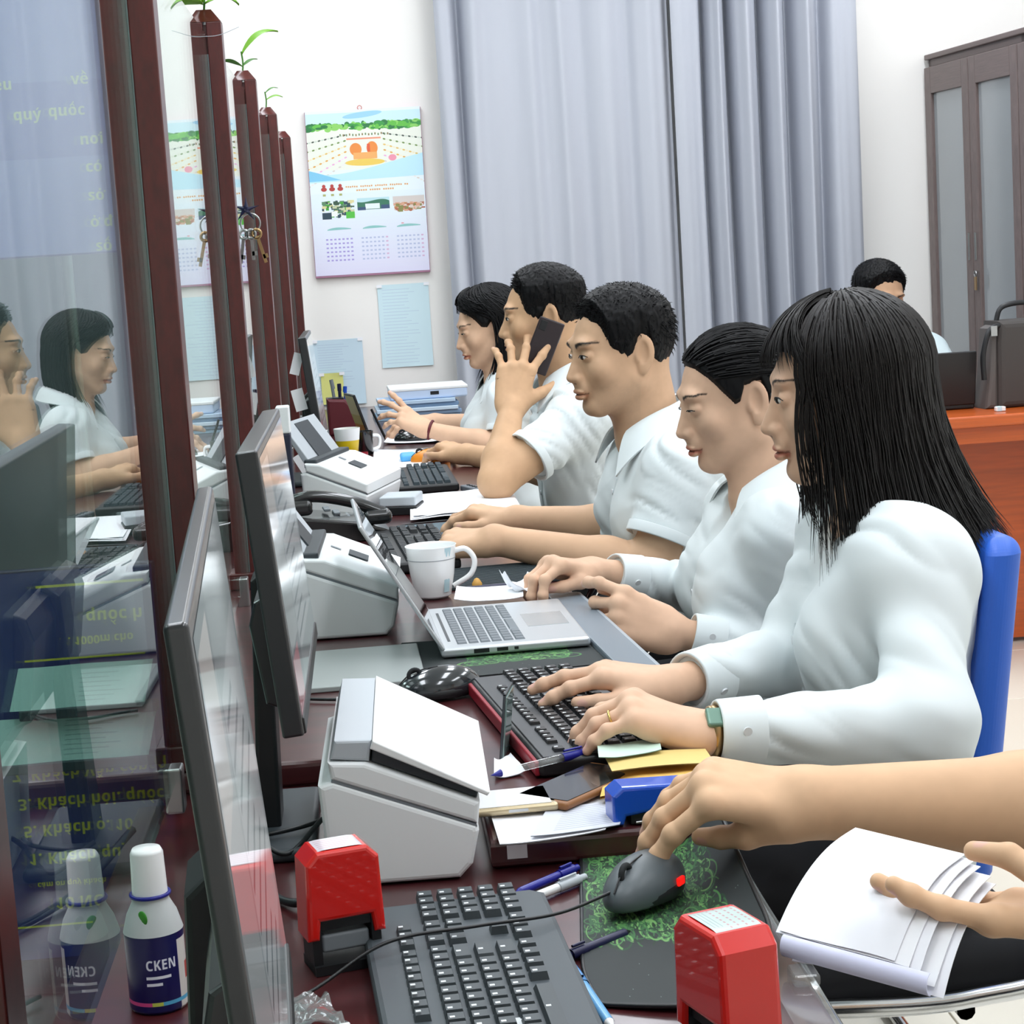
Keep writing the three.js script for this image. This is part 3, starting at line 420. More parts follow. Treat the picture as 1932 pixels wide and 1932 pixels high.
// ---------------------------------------------------------------- mug, phone handset set
{
  const m = thing('mug', 'white mug with a handle and pale blue stripe behind the laptop lid', 'mug', [0.082, DY, -3.26], -0.05);
  mesh('cup', lathe([[0, 0.002], [0.026, 0.002], [0.03, 0.006], [0.037, 0.04], [0.0425, 0.088], [0.0435, 0.09], [0.0415, 0.09], [0.0405, 0.086], [0.035, 0.04], [0.027, 0.009], [0, 0.008]], 40), mat.whiteGloss, m);
  mesh('stripe', new THREE.CylinderGeometry(0.0425, 0.033, 0.075, 12, 1, true, 0.6, 0.35).translate(0, 0.05, 0), M(0xb7d4dc, 0.3), m);
  mesh('rim_line', new THREE.TorusGeometry(0.0405, 0.0005, 5, 40).rotateX(Math.PI / 2).translate(0, 0.068, 0), mat.midGrey, m);
  mesh('handle', tube([[0.0385, 0.078, 0], [0.058, 0.08, 0], [0.072, 0.062, 0], [0.066, 0.038, 0], [0.035, 0.018, 0]], 0.0048, 30, 10), mat.whiteGloss, m);
  const p = thing('desk_phone', 'black desk telephone with its handset on the cradle', 'telephone', [-0.085, DY, -4.05], 0.1);
  mesh('body', extrude([[-0.1, 0], [0.1, 0], [0.1, 0.018], [0.04, 0.04], [-0.1, 0.062]], 0.17, 0.006, 3), mat.blackGloss, p);
  mesh('handset', [tube([[-0.11, 0.088, 0.055], [-0.06, 0.098, 0.055], [0.02, 0.082, 0.055], [0.09, 0.052, 0.055]], 0.0125, 24, 12), rbox(0.06, 0.032, 0.05, 0.012, -0.085, 0.077, 0.055, 3), rbox(0.06, 0.03, 0.05, 0.012, 0.075, 0.046, 0.055, 3)], M(0x1d2022, 0.24, { clearcoat: 0.6 }), p);
  mesh('keypad', [].concat(...[0, 1, 2, 3].map((i) => [0, 1, 2].map((j) => rbox(0.014, 0.006, 0.012, 0.002, -0.02 + i * 0.02, 0.058 - i * 0.009, -0.06 + j * 0.02, 1)))), mat.midGrey, p);
  mesh('coiled_cord', (() => { const pts = []; for (let i = 0; i < 150; i++) { const t = i / 149; const cx = 0.09 + 0.03 * Math.sin(t * 3.1), cz = 0.11 - 0.1 * t; pts.push([cx + 0.06 * Math.sin(t * Math.PI) + 0.006 * Math.cos(i * 1.3), 0.008 + 0.006 * Math.sin(i * 1.3), cz]); } return tube(pts, 0.0018, 450, 5); })(), mat.black, p);
}
// ---------------------------------------------------------------- papers
function paperSheet(name, label, C, y, m, curl = 0.003, cat = 'paper') { // C: four corners [x, z]
  const f = (u, v) => { const x = (C[0][0] * (1 - u) + C[1][0] * u) * (1 - v) + (C[3][0] * (1 - u) + C[2][0] * u) * v, z = (C[0][1] * (1 - u) + C[1][1] * u) * (1 - v) + (C[3][1] * (1 - u) + C[2][1] * u) * v; return [x, y + Math.abs(curl) * Math.pow(Math.abs(u - 0.5) * 2, 3) + 0.4 * Math.abs(curl) * (1 + noise3(u * 3, v * 3, C[0][0] * 50)), z]; };
  return tag(mesh(name, sheet(14, 12, f, 0.0008), m), label, cat);
}
{
  const s = thing('paper_stack', 'white paper stack sliding over the desk edge by the man with side parting', 'paper', [0, 0, 0]);
  for (let i = 0; i < 3; i++) mesh('sheet', sheet(16, 8, (u, v) => { const x = 0.066 + 0.01 * v + u * (0.235 + 0.0 * v) + i * 0.004, z = -4.185 - 0.38 * v - i * 0.012; const over = Math.max(0, x - 0.27); return [x, DY + 0.0075 + i * 0.0014 + 0.004 * (1 + noise3(u * 3, v * 2, i)) - over * over * 3, z]; }, 0.0009), mat.paper, s);
}
paperSheet('paper_sheet', 'white paper sheet with a red edge before the man on the phone', [[-0.01, -5.28], [0.13, -5.26], [0.24, -5.74], [0.0, -5.8]], DY + 0.001, mat.paper);
tag(mesh('folder_edge', rbox(0.022, 0.012, 0.55, 0.003, -0.03, DY + 0.006, -5.55), mat.redDark), 'dark red folder spine left of the white paper sheet', 'folder');
paperSheet('paper_sheet', 'crumpled white paper sheet under the far woman\'s wrist', [[0.03, -5.98], [0.2, -5.9], [0.25, -6.14], [0.05, -6.2]], DY + 0.001, mat.paper, 0.006);
tag(mesh('eraser_block', rbox(0.045, 0.02, 0.09, 0.009, 0.092, DY + 0.0125, -5.46, 4), mat.skyBlue), 'light blue plastic pad beside the orange mouse', 'eraser');
{
  const f = thing('folder_stack', 'stack of pale blue folders under the far woman\'s raised hand', 'folder', [0.16, DY, -6.95], 0.03);
  const cols = [0x9fbfd8, 0x7f98b4, 0xc9dcec, 0x6d88a6, 0xb8cfe6];
  for (let i = 0; i < 5; i++) mesh('folder', rbox(0.3 - i * 0.008, 0.013, 0.24, 0.002, (i % 2) * 0.008 - 0.004, 0.0065 + i * 0.0133, (i % 3) * 0.006, 1), M(cols[i], 0.5), f);
  const b = thing('box_file', 'white and pale blue box file with a dark finger hole', 'box file', [0.2, DY + 0.0667, -6.95], 0.03);
  mesh('box', rbox(0.27, 0.036, 0.22, 0.008, 0, 0.018, 0), M(0xc4d6f0, 0.5), b); mesh('lid', rbox(0.274, 0.012, 0.224, 0.004, 0, 0.0365, 0), mat.white, b); mesh('finger_hole', rbox(0.03, 0.012, 0.002, 0.0009, 0.02, 0.02, 0.1105, 1), mat.black, b);
}
// ---------------------------------------------------------------- things around the far monitor
{
  const h = thing('pen_holder', 'dark red sloped pen holder behind the far monitor', 'pen holder', [-0.085, DY, -6.45], 0.05);
  mesh('case', extrude([[-0.06, 0], [0.06, 0], [0.03, 0.08], [0.0, 0.115], [-0.06, 0.12]], 0.1, 0.008), mat.maroon, h);
  mesh('compartment', box(0.05, 0.006, 0.06, -0.03, 0.118, 0), mat.black, h);
  const pen = (label, x, m, t, L) => { const p = thing('pen', label, 'pen', [x, DY + 0.12, -6.45]); const b = mesh('barrel', rod([0, -0.05, 0], [t, L, 0.005], 0.0055), m, p); mesh('cap', rod([t * 0.5, L * 0.5, 0.003], [t, L, 0.005], 0.0068), m, p); return p; };
  pen('grey pen leaning in the dark red pen holder', -0.115, mat.midGrey, -0.01, 0.06); pen('blue highlighter standing in the dark red pen holder', -0.085, mat.blue, 0.004, 0.035); pen('dark pen in the dark red pen holder', -0.1, mat.navy, 0.0, 0.045);
  const c = thing('paper_cup', 'yellow cup with a white upper band beside the far monitor', 'cup', [-0.075, DY, -5.6]);
  mesh('cup', lathe([[0, 0.001], [0.026, 0.001], [0.034, 0.06], [0.034, 0.06], [0.032, 0.06], [0.0245, 0.004], [0, 0.004]], 28), mat.yellow, c); mesh('band', lathe([[0.0342, 0.058], [0.038, 0.092], [0.036, 0.092], [0.0325, 0.058]], 28), mat.white, c);
  const m2 = thing('coffee_mug', 'dark mug with a white handle in front of the standing photo card', 'mug', [-0.03, DY, -5.72], 0.5);
  mesh('cup', lathe([[0, 0.001], [0.026, 0.001], [0.03, 0.07], [0.028, 0.07], [0.024, 0.005], [0, 0.004]], 24), mat.blackGloss, m2); mesh('handle', tube([[0.028, 0.055, 0], [0.052, 0.05, 0], [0.05, 0.02, 0], [0.026, 0.012, 0]], 0.005, 18, 8), mat.whiteGloss, m2);
  const t = thing('photo_stand', 'standing card with yellow and red picture in a dark frame', 'photo stand', [-0.02, DY, -6.12], 0.25);
  const fr = mesh('frame', rbox(0.008, 0.16, 0.12, 0.002, 0, 0.08, 0, 1), mat.black, t); fr.rotation.z = 0.3;
  mesh('picture', new THREE.PlaneGeometry(0.112, 0.152).rotateY(-Math.PI / 2).translate(-0.0045, 0.08, 0), M(0xffffff, 0.5, { map: canvasTex(64, 96, (x, w, h) => { x.fillStyle = '#cdbb72'; x.fillRect(0, 0, w, h); x.fillStyle = '#e0d3a8'; x.fillRect(0, 0, w, 40); x.fillStyle = '#cf8a2c'; x.fillRect(0, 60, w, 16); x.fillStyle = '#b9302c'; x.fillRect(0, 78, w, 18); }) }), fr);
  mesh('back_leg', rod([0.02, 0.1, 0], [0.06, 0.002, 0], 0.004), mat.black, t);
  const cr = thing('card_reader', 'small dark box with a white top leaning on the third post', 'card reader', [-0.196, DY, -4.35]);
  mesh('body', rbox(0.028, 0.2, 0.05, 0.004, 0, 0.1, 0), M(0x23283c, 0.4), cr); mesh('top', rbox(0.03, 0.06, 0.052, 0.004, 0, 0.23, 0), mat.white, cr);
  const dt = thing('dark_tray', 'dark blue tray at the foot of the far monitor', 'tray', [-0.06, DY, -5.28], 0.2);
  mesh('tray', rbox(0.1, 0.02, 0.16, 0.005, 0, 0.01, 0), M(0x2c3f63, 0.4), dt); mesh('rim', tube([[-0.05, 0.022, -0.08], [0.05, 0.022, -0.08], [0.05, 0.022, 0.08], [-0.05, 0.022, 0.08]], 0.003, 60, 6, true), mat.navy, dt);
  const ob = thing('small_remote', 'dark grey remote on the desk beside the violet-edged keyboard', 'remote', [0.228, DY, -4.66], 0.3);
  mesh('body', rbox(0.03, 0.014, 0.1, 0.004, 0, 0.007, 0), M(0x6b7178, 0.5), ob); for (let i = 0; i < 4; i++) mesh('button', rbox(0.008, 0.003, 0.008, 0.001, 0, 0.0145, -0.03 + i * 0.018, 1), mat.black, ob);
  const bx = thing('grey_box', 'low grey box with a dark base beside the far white scanner', 'box', [0.052, DY, -4.38], -0.2);
  mesh('base', rbox(0.085, 0.02, 0.1, 0.003, 0, 0.01, 0), mat.black, bx); mesh('cover', rbox(0.083, 0.022, 0.098, 0.004, 0, 0.031, 0), mat.lightGrey, bx);
  const wb = thing('white_eraser', 'small white connector block on the desk behind the mug', 'connector', [0.06, DY, -3.62], 0.3); mesh('body', rbox(0.03, 0.016, 0.05, 0.003, 0, 0.008, 0), mat.white, wb); mesh('plug', rbox(0.016, 0.01, 0.03, 0.002, 0, 0.008, 0.04), mat.midGrey, wb);
}
// ---------------------------------------------------------------- between laptop and hands
{
  const c = paperSheet('tissue', 'crumpled white tissue standing at the back corner of the laptop', [[0.2, -3.12], [0.25, -3.1], [0.235, -3.16], [0.19, -3.18]], DY + 0.02, mat.paper, 0.02);
  paperSheet('paper_sheet', 'white paper slip between the mug and the laptop', [[0.11, -3.1], [0.22, -3.08], [0.23, -3.2], [0.12, -3.22]], DY + 0.018, mat.paper, 0.004);
  const p = thing('pen', 'dark pen lying behind the silver laptop', 'pen', [0.2, DY + 0.008, -3.28], 0.1); mesh('barrel', rod([-0.06, 0, 0], [0.06, 0, 0], 0.0045), mat.navy, p); mesh('cap', rod([0.03, 0, 0], [0.065, 0, 0], 0.0052), mat.black, p);
  const u = thing('wooden_stub', 'small amber stub beside the ribbed wrist pad', 'stub', [0.158, DY, -3.3]); mesh('body', lathe([[0, 0], [0.008, 0], [0.009, 0.012], [0.004, 0.02], [0, 0.022]], 14), M(0xd9a652, 0.5), u);
  const b = thing('desk_edge_board', 'blue-grey laminated board along the desk edge under the woman\'s wrists', 'board', [0, 0, 0]);
  mesh('board', extrude([[0.262, 3.15], [0.315, 3.15], [0.36, 2.52], [0.31, 2.5]], 0.012, 0.003).rotateX(-Math.PI / 2).translate(0, DY + 0.0065, 0), M(0x77838e, 0.35), b);
  mesh('edge_strip', rod([0.315, DY + 0.008, -3.14], [0.359, DY + 0.008, -2.53], 0.005), M(0xa4adb6, 0.3), b);
}
// ---------------------------------------------------------------- near desk: stamps, pens, bottle, papers, cables
function stamp(label, x, y, z, turn, sc, m, capTex) {
  const s = thing('self_inking_stamp', label, 'stamp', [x, y, z], turn); s.scale.setScalar(sc);
  const W = 0.06, D = 0.042;
  mesh('frame', [box(0.008, 0.05, D * 0.8, -W / 2 + 0.004, 0.025, 0), box(0.008, 0.05, D * 0.8, W / 2 - 0.004, 0.025, 0), box(W, 0.008, D, 0, 0.004, 0), box(W, 0.014, D * 0.7, 0, 0.044, 0)], mat.black, s);
  mesh('ink_block', rbox(W - 0.018, 0.016, D * 0.6, 0.003, 0, 0.024, 0), mat.midGrey, s);
  const prof = [[-W / 2 - 0.004, 0.03], [-W / 2 + 0.006, 0.03], [-W / 2 + 0.008, 0.046], [W / 2 - 0.008, 0.046], [W / 2 - 0.006, 0.03], [W / 2 + 0.004, 0.03], [W / 2 + 0.002, 0.096], [W / 2 - 0.008, 0.106], [-W / 2 + 0.008, 0.106], [-W / 2 - 0.002, 0.096]];
  mesh('cap', extrude(prof, D, 0.004, 3), m, s);
  mesh('label_window', surf(12, 2, (u, v) => { const a = (u - 0.5) * 2; return [a * (W / 2 - 0.007), 0.1068 - 0.0022 * Math.pow(Math.abs(a), 6), (0.5 - v) * (D - 0.01)]; }), M(0xffffff, 0.2, { map: capTex, clearcoat: 0.6 }), s);
  return s;
}
const capA = canvasTex(128, 96, (c, w, h) => { c.fillStyle = '#e9dfe8'; c.fillRect(0, 0, w, h); c.fillStyle = 'rgba(205,120,140,0.35)'; for (let j = 0; j < 5; j++) c.fillRect(16, 14 + j * 15, 90 - j * 6, 5); });
const capB = canvasTex(128, 96, (c, w, h) => { c.fillStyle = '#c3d3cf'; c.fillRect(0, 0, w, h); c.fillStyle = 'rgba(190,90,100,0.5)'; for (let j = 0; j < 4; j++) for (let i = 0; i < 8; i++) c.fillRect(10 + i * 13 + (j % 2) * 4, 8 + j * 16, 7, 4); c.fillStyle = 'rgba(120,150,150,0.5)'; for (let j = 0; j < 3; j++) c.fillRect(20, 70 + j * 8, 80, 2); });
stamp('red self-inking stamp standing left of the grey keyboard', -0.058, NY, -1.65, 0.28, 1.02, mat.red, capA);
stamp('red self-inking stamp at the bottom edge right of the mouse pad', 0.226, NY, -1.345, -1.25, 1.14, mat.red, capB);
{
  const b = thing('self_inking_stamp', 'blue stamp lying on its side below the manila envelope', 'stamp', [0.243, DY, -1.9], 0.12); b.scale.setScalar(0.82);
  mesh('cap', extrude([[-0.043, 0.002], [-0.03, 0.002], [-0.026, 0.012], [0.05, 0.02], [0.052, 0.046], [-0.03, 0.05], [-0.043, 0.04]], 0.045, 0.005, 3), mat.blue, b); mesh('frame', box(0.07, 0.012, 0.036, 0.015, 0.008, 0), mat.black, b); mesh('rail', rod([-0.015, 0.004, 0.021], [0.052, 0.006, 0.021], 0.002), mat.steel, b);
}
function pen(label, a, b, barrel, tip, cap) {
  const A = V(...a), B = V(...b), d = B.clone().sub(A).normalize(), at = (t) => A.clone().lerp(B, t).toArray(), p = thing('pen', label, 'pen', a); const rel = (q) => [q[0] - a[0], q[1] - a[1], q[2] - a[2]];
  mesh('barrel', rod(rel(at(0.1)), rel(at(0.92)), 0.0044), barrel, p); mesh('tip', new THREE.ConeGeometry(0.0042, A.distanceTo(B) * 0.1, 12).applyQuaternion(new THREE.Quaternion().setFromUnitVectors(V(0, 1, 0), d.clone().negate())).translate(...rel(at(0.05))), tip, p);
  mesh('cap', rod(rel(at(0.7)), rel(at(0.93)), 0.0052), cap, p); mesh('plug', rod(rel(at(0.92)), rel(at(1)), 0.0035), cap, p); mesh('clip', rod([rel(at(0.72))[0], rel(at(0.72))[1] + 0.007, rel(at(0.72))[2]], [rel(at(0.9))[0], rel(at(0.9))[1] + 0.007, rel(at(0.9))[2]], 0.0013), cap, p); return p;
}
pen('white and blue ballpoint pen lying on the phone beside the keyboard', [0.098, DY + 0.0225, -2.03], [0.215, DY + 0.0225, -2.1], mat.clear, mat.blueDeep, mat.blueDeep);
pen('dark blue pen lying behind the white ballpoint on the near desk', [0.1, NY + 0.006, -1.775], [0.168, NY + 0.006, -1.84], mat.blueDeep, mat.blueDeep, mat.blueDeep);
pen('white ballpoint pen with blue tip on the near desk', [0.075, NY + 0.006, -1.725], [0.172, NY + 0.006, -1.81], mat.whiteGloss, mat.blueDeep, mat.lightGrey);
pen('light blue pen at the bottom edge beside the grey keyboard', [0.152, NY + 0.006, -1.44], [0.134, NY + 0.006, -1.575], M(0x6aa8d8, 0.25), mat.white, M(0x4f8cc8, 0.25));
pen('navy pen peeking out from under the near mouse pad', [0.195, NY + 0.005, -1.655], [0.132, NY + 0.005, -1.605], mat.navy, mat.black, mat.navy);
paperSheet('paper_slip', 'small white slip under the white ballpoint on the near desk', [[0.085, -1.705], [0.118, -1.69], [0.12, -1.735], [0.095, -1.745]], NY + 0.0005, mat.paper, 0.001);
paperSheet('paper_sheet', 'white form overhanging the ledge left of the blue stamp', [[0.094, -1.845], [0.2, -1.865], [0.235, -1.99], [0.09, -2.03]], DY + 0.001, mat.paper, 0.002);
paperSheet('paper_sheet', 'grey printed form under the phone beside the blue stamp', [[0.125, -1.855], [0.215, -1.87], [0.235, -1.96], [0.15, -1.945]], DY + 0.0045, M(0xffffff, 0.85, { map: canvasTex(128, 128, (c, w, h) => { c.fillStyle = '#cdd1da'; c.fillRect(0, 0, w, h); c.fillStyle = 'rgba(90,100,120,0.4)'; for (let j = 0; j < 12; j++) c.fillRect(14, 10 + j * 9, 40 + (j * 37) % 60, 2); }) }), 0.001);
{
  const e = thing('envelope', 'manila envelope lying under the reaching hand', 'envelope', [0, 0, 0]);
  const C = [[0.205, -1.945], [0.345, -1.93], [0.35, -2.06], [0.23, -2.07]];
  mesh('body', sheet(14, 10, (u, v) => { const x = (C[0][0] * (1 - u) + C[1][0] * u) * (1 - v) + (C[3][0] * (1 - u) + C[2][0] * u) * v, z = (C[0][1] * (1 - u) + C[1][1] * u) * (1 - v) + (C[3][1] * (1 - u) + C[2][1] * u) * v; return [x, DY + 0.011 + 0.008 * Math.sin(Math.PI * u) * (1 - v) + 0.002 * noise3(u * 4, v * 4, 3), z]; }, 0.003), mat.manila, e);
  mesh('flap', sheet(10, 6, (u, v) => [0.225 + 0.11 * u, DY + 0.024 + 0.002 * Math.sin(Math.PI * u), -2.0 - 0.06 * v], 0.001), M(0xdcc27a, 0.8), e);
  paperSheet('banknote_slip', 'pale green slip on top of the manila envelope', [[0.215, -2.03], [0.285, -2.045], [0.29, -2.1], [0.22, -2.085]], DY + 0.029, M(0xc9e2d2, 0.8), 0.002);
  const ph = (label, x, y, z, t, sw, cm) => { const p = thing('smartphone', label, 'smartphone', [x, y, z], t); mesh('case', rbox(0.145, 0.0085, 0.07, 0.004, 0, 0.0043, 0, 3), cm, p); mesh('screen', rbox(0.13, 0.0008, 0.062, 0.0003, 0, 0.0089, 0, 1), sw, p); mesh('button', box(0.02, 0.003, 0.001, 0.03, 0.0045, 0.0353), mat.steel, p); return p; };
  ph('smartphone in a brown case lying beside the keyboard', 0.19, DY + 0.0065, -2.005, 0.85, mat.blackGloss, mat.brownCase);
  ph('pale gold smartphone half hidden behind the nearest scanner', 0.088, DY + 0.0065, -1.965, 0.05, mat.whiteGloss, M(0xc2b291, 0.3, { metalness: 0.5 }));
  const st = thing('glass_card', 'small clear plastic card standing beside the nearest scanner lid', 'card', [0.125, DY, -2.2], -0.2);
  const q = mesh('card', rbox(0.004, 0.075, 0.06, 0.0015, 0, 0.037, 0, 1), M(0x9fb9b6, 0.05, { transmission: 0.5, thickness: 0 }), st); q.rotation.z = -0.12; mesh('frame', [rod([-0.001, 0.002, 0.031], [0.008, 0.076, 0.031], 0.0016), rod([-0.001, 0.002, -0.031], [0.008, 0.076, -0.031], 0.0016), rod([0.008, 0.076, -0.031], [0.008, 0.076, 0.031], 0.0016)], mat.darkGrey, st);
  paperSheet('paper_scrap', 'torn white paper scraps beside the red trim of the keyboard', [[0.105, -2.09], [0.14, -2.1], [0.13, -2.18], [0.11, -2.16]], DY + 0.001, mat.paper, 0.004);
}
{ // wipes canister by the glass
  const b = thing('wipes_bottle', 'blue and white plastic bottle with a white cap beside the glass', 'bottle', [-0.2115, NY, -1.59], -0.75); b.scale.set(0.72, 0.8, 0.72);
  const tex = canvasTex(512, 256, (c, w, h) => { c.fillStyle = '#12134f'; c.fillRect(0, 0, w, h); c.fillStyle = '#d8d4cf'; c.fillRect(w * 0.27, 90, w * 0.14, h); c.fillStyle = '#b5433c'; c.fillRect(w * 0.33, 150, 30, 40); c.fillStyle = '#e8eaf2'; for (const x0 of [0.08, 0.62]) { c.font = 'bold 34px sans-serif'; c.fillText('CKEN', w * x0, 150); c.fillRect(w * x0, 164, 70, 7); c.fillRect(w * x0, 180, 44, 7); } c.fillStyle = '#d54a8a'; c.fillRect(0, 226, w, 9); c.fillStyle = '#57b0d8'; c.fillRect(w * 0.16, 226, w * 0.5, 9); c.fillStyle = '#c8d45a'; c.fillRect(w * 0.1, 226, w * 0.06, 9); });
  const byHeight = (g, h) => { const P = g.attributes.position, U = g.attributes.uv; for (let i = 0; i < P.count; i++) U.setY(i, P.getY(i) / h); return g; };
  mesh('body', byHeight(lathe([[0, 0], [0.032, 0], [0.034, 0.004], [0.034, 0.082], [0.028, 0.1], [0.021, 0.112], [0.0205, 0.116], [0, 0.116]], 36), 0.116), M(0xffffff, 0.28, { map: tex }), b);
  mesh('shoulder', lathe([[0.0345, 0.083], [0.029, 0.101], [0.0215, 0.114], [0.0212, 0.118], [0.0215, 0.12], [0.0205, 0.12]], 36), M(0xe6ecec, 0.35, { transmission: 0.35, thickness: 0 }), b);
  mesh('green_emblem', new THREE.SphereGeometry(0.008, 14, 10).scale(1, 1, 0.3).translate(0.012, 0.102, 0.024), mat.green, b);
  mesh('blue_ring', new THREE.TorusGeometry(0.022, 0.0022, 8, 32).rotateX(Math.PI / 2).translate(0, 0.121, 0), mat.blueDeep, b);
  mesh('cap', lathe([[0.0205, 0.12], [0.019, 0.165], [0.016, 0.17], [0, 0.171]], 30), mat.whiteGloss, b);
}
function cable(label, pts, r, m = mat.black) { return tag(mesh('cable', tube(pts, r, 90, 6), m), label, 'cable'); }
cable('thin black mouse cable crossing over the grey keyboard', [[0.185, NY + 0.03, -1.69], [0.13, NY + 0.03, -1.645], [0.06, NY + 0.034, -1.62], [-0.02, NY + 0.033, -1.6], [-0.08, NY + 0.01, -1.57], [-0.14, NY + 0.006, -1.5]], 0.0017);
cable('black cable looping from the second monitor to the scanner', [[-0.16, NY + 0.03, -1.98], [-0.12, NY + 0.01, -1.95], [-0.08, NY + 0.03, -2.0], [-0.06, NY + 0.035, -2.02]], 0.0028);
cable('black power cable running behind the red stamp', [[-0.2, NY + 0.04, -1.98], [-0.15, NY + 0.008, -1.88], [-0.1, NY + 0.008, -1.8], [-0.075, NY + 0.02, -1.83]], 0.0045);
cable('second thin cable bending toward the nearest scanner', [[-0.2, NY + 0.006, -2.03], [-0.14, NY + 0.02, -1.99], [-0.09, NY + 0.02, -2.02], [-0.075, NY + 0.02, -2.05]], 0.0026);
cable('grey cable coiled under the nearest monitor', [[-0.16, NY + 0.005, -1.62], [-0.11, NY + 0.006, -1.55], [-0.07, NY + 0.006, -1.52], [-0.06, NY + 0.006, -1.46], [-0.12, NY + 0.006, -1.42], [-0.15, NY + 0.006, -1.47]], 0.0022, mat.darkGrey);
cable('thin cable along the desk under the second scanner', [[-0.14, DY + 0.004, -2.56], [-0.05, DY + 0.004, -2.53], [0.0, DY + 0.004, -2.6], [-0.1, DY + 0.004, -2.68]], 0.0022);
cable('black cable from the glass to the bottom left bottle', [[-0.14, NY + 0.004, -1.45], [-0.15, NY + 0.03, -1.54], [-0.13, NY + 0.07, -1.56], [-0.12, NY + 0.12, -1.5]], 0.0025);
{
  const g = thing('grey_folder', 'grey laminated folder lying behind the second monitor foot', 'folder', [-0.05, DY, -2.72], 0.02); mesh('cover', rbox(0.19, 0.008, 0.25, 0.002, 0, 0.004, 0, 1), M(0xa3a9a8, 0.3), g); mesh('spine', rbox(0.012, 0.01, 0.25, 0.003, -0.09, 0.005, 0, 1), M(0x8a9090, 0.35), g);
  const plug = thing('cable_plug', 'black cable plug lying behind the red stamp', 'plug', [-0.082, NY, -1.77], 0.6); mesh('body', rbox(0.03, 0.02, 0.022, 0.004, 0, 0.01, 0), mat.black, plug); mesh('pin', rod([0.015, 0.01, 0], [0.025, 0.01, 0], 0.003), mat.steel, plug);
  const tr = thing('clear_wrapper', 'crumpled clear plastic wrapper under the grey keyboard edge', 'wrapper', [-0.1, NY, -1.5], 0.3); mesh('film', sheet(14, 10, (u, v) => [(u - 0.5) * 0.08, 0.008 + 0.014 * Math.abs(noise3(u * 6, v * 6, 4)), (v - 0.5) * 0.07], 0.0005), mat.clear, tr); mesh('seal', box(0.08, 0.001, 0.004, 0, 0.014, 0.035), mat.white, tr);
  // clear vinyl sheet over the near desk edge
  const cv = thing('vinyl_cover', 'clear vinyl sheet hanging over the near desk edge by the red stamp', 'table cover', [0, 0, 0]); mesh('sheet', surf(16, 10, (u, v) => { const s = u * 0.09; const x = 0.29 + Math.min(s, 0.04) + Math.max(0, s - 0.04) * 0.35; return [x, NY + 0.0018 - Math.max(0, s - 0.035) * 0.9 + 0.002 * noise3(u * 3, v * 9, 1), -1.86 + 0.7 * v]; }), mat.clear, cv); mesh('clip', rbox(0.022, 0.01, 0.03, 0.003, 0.318, NY + 0.006, -1.515), mat.clear, cv);
}
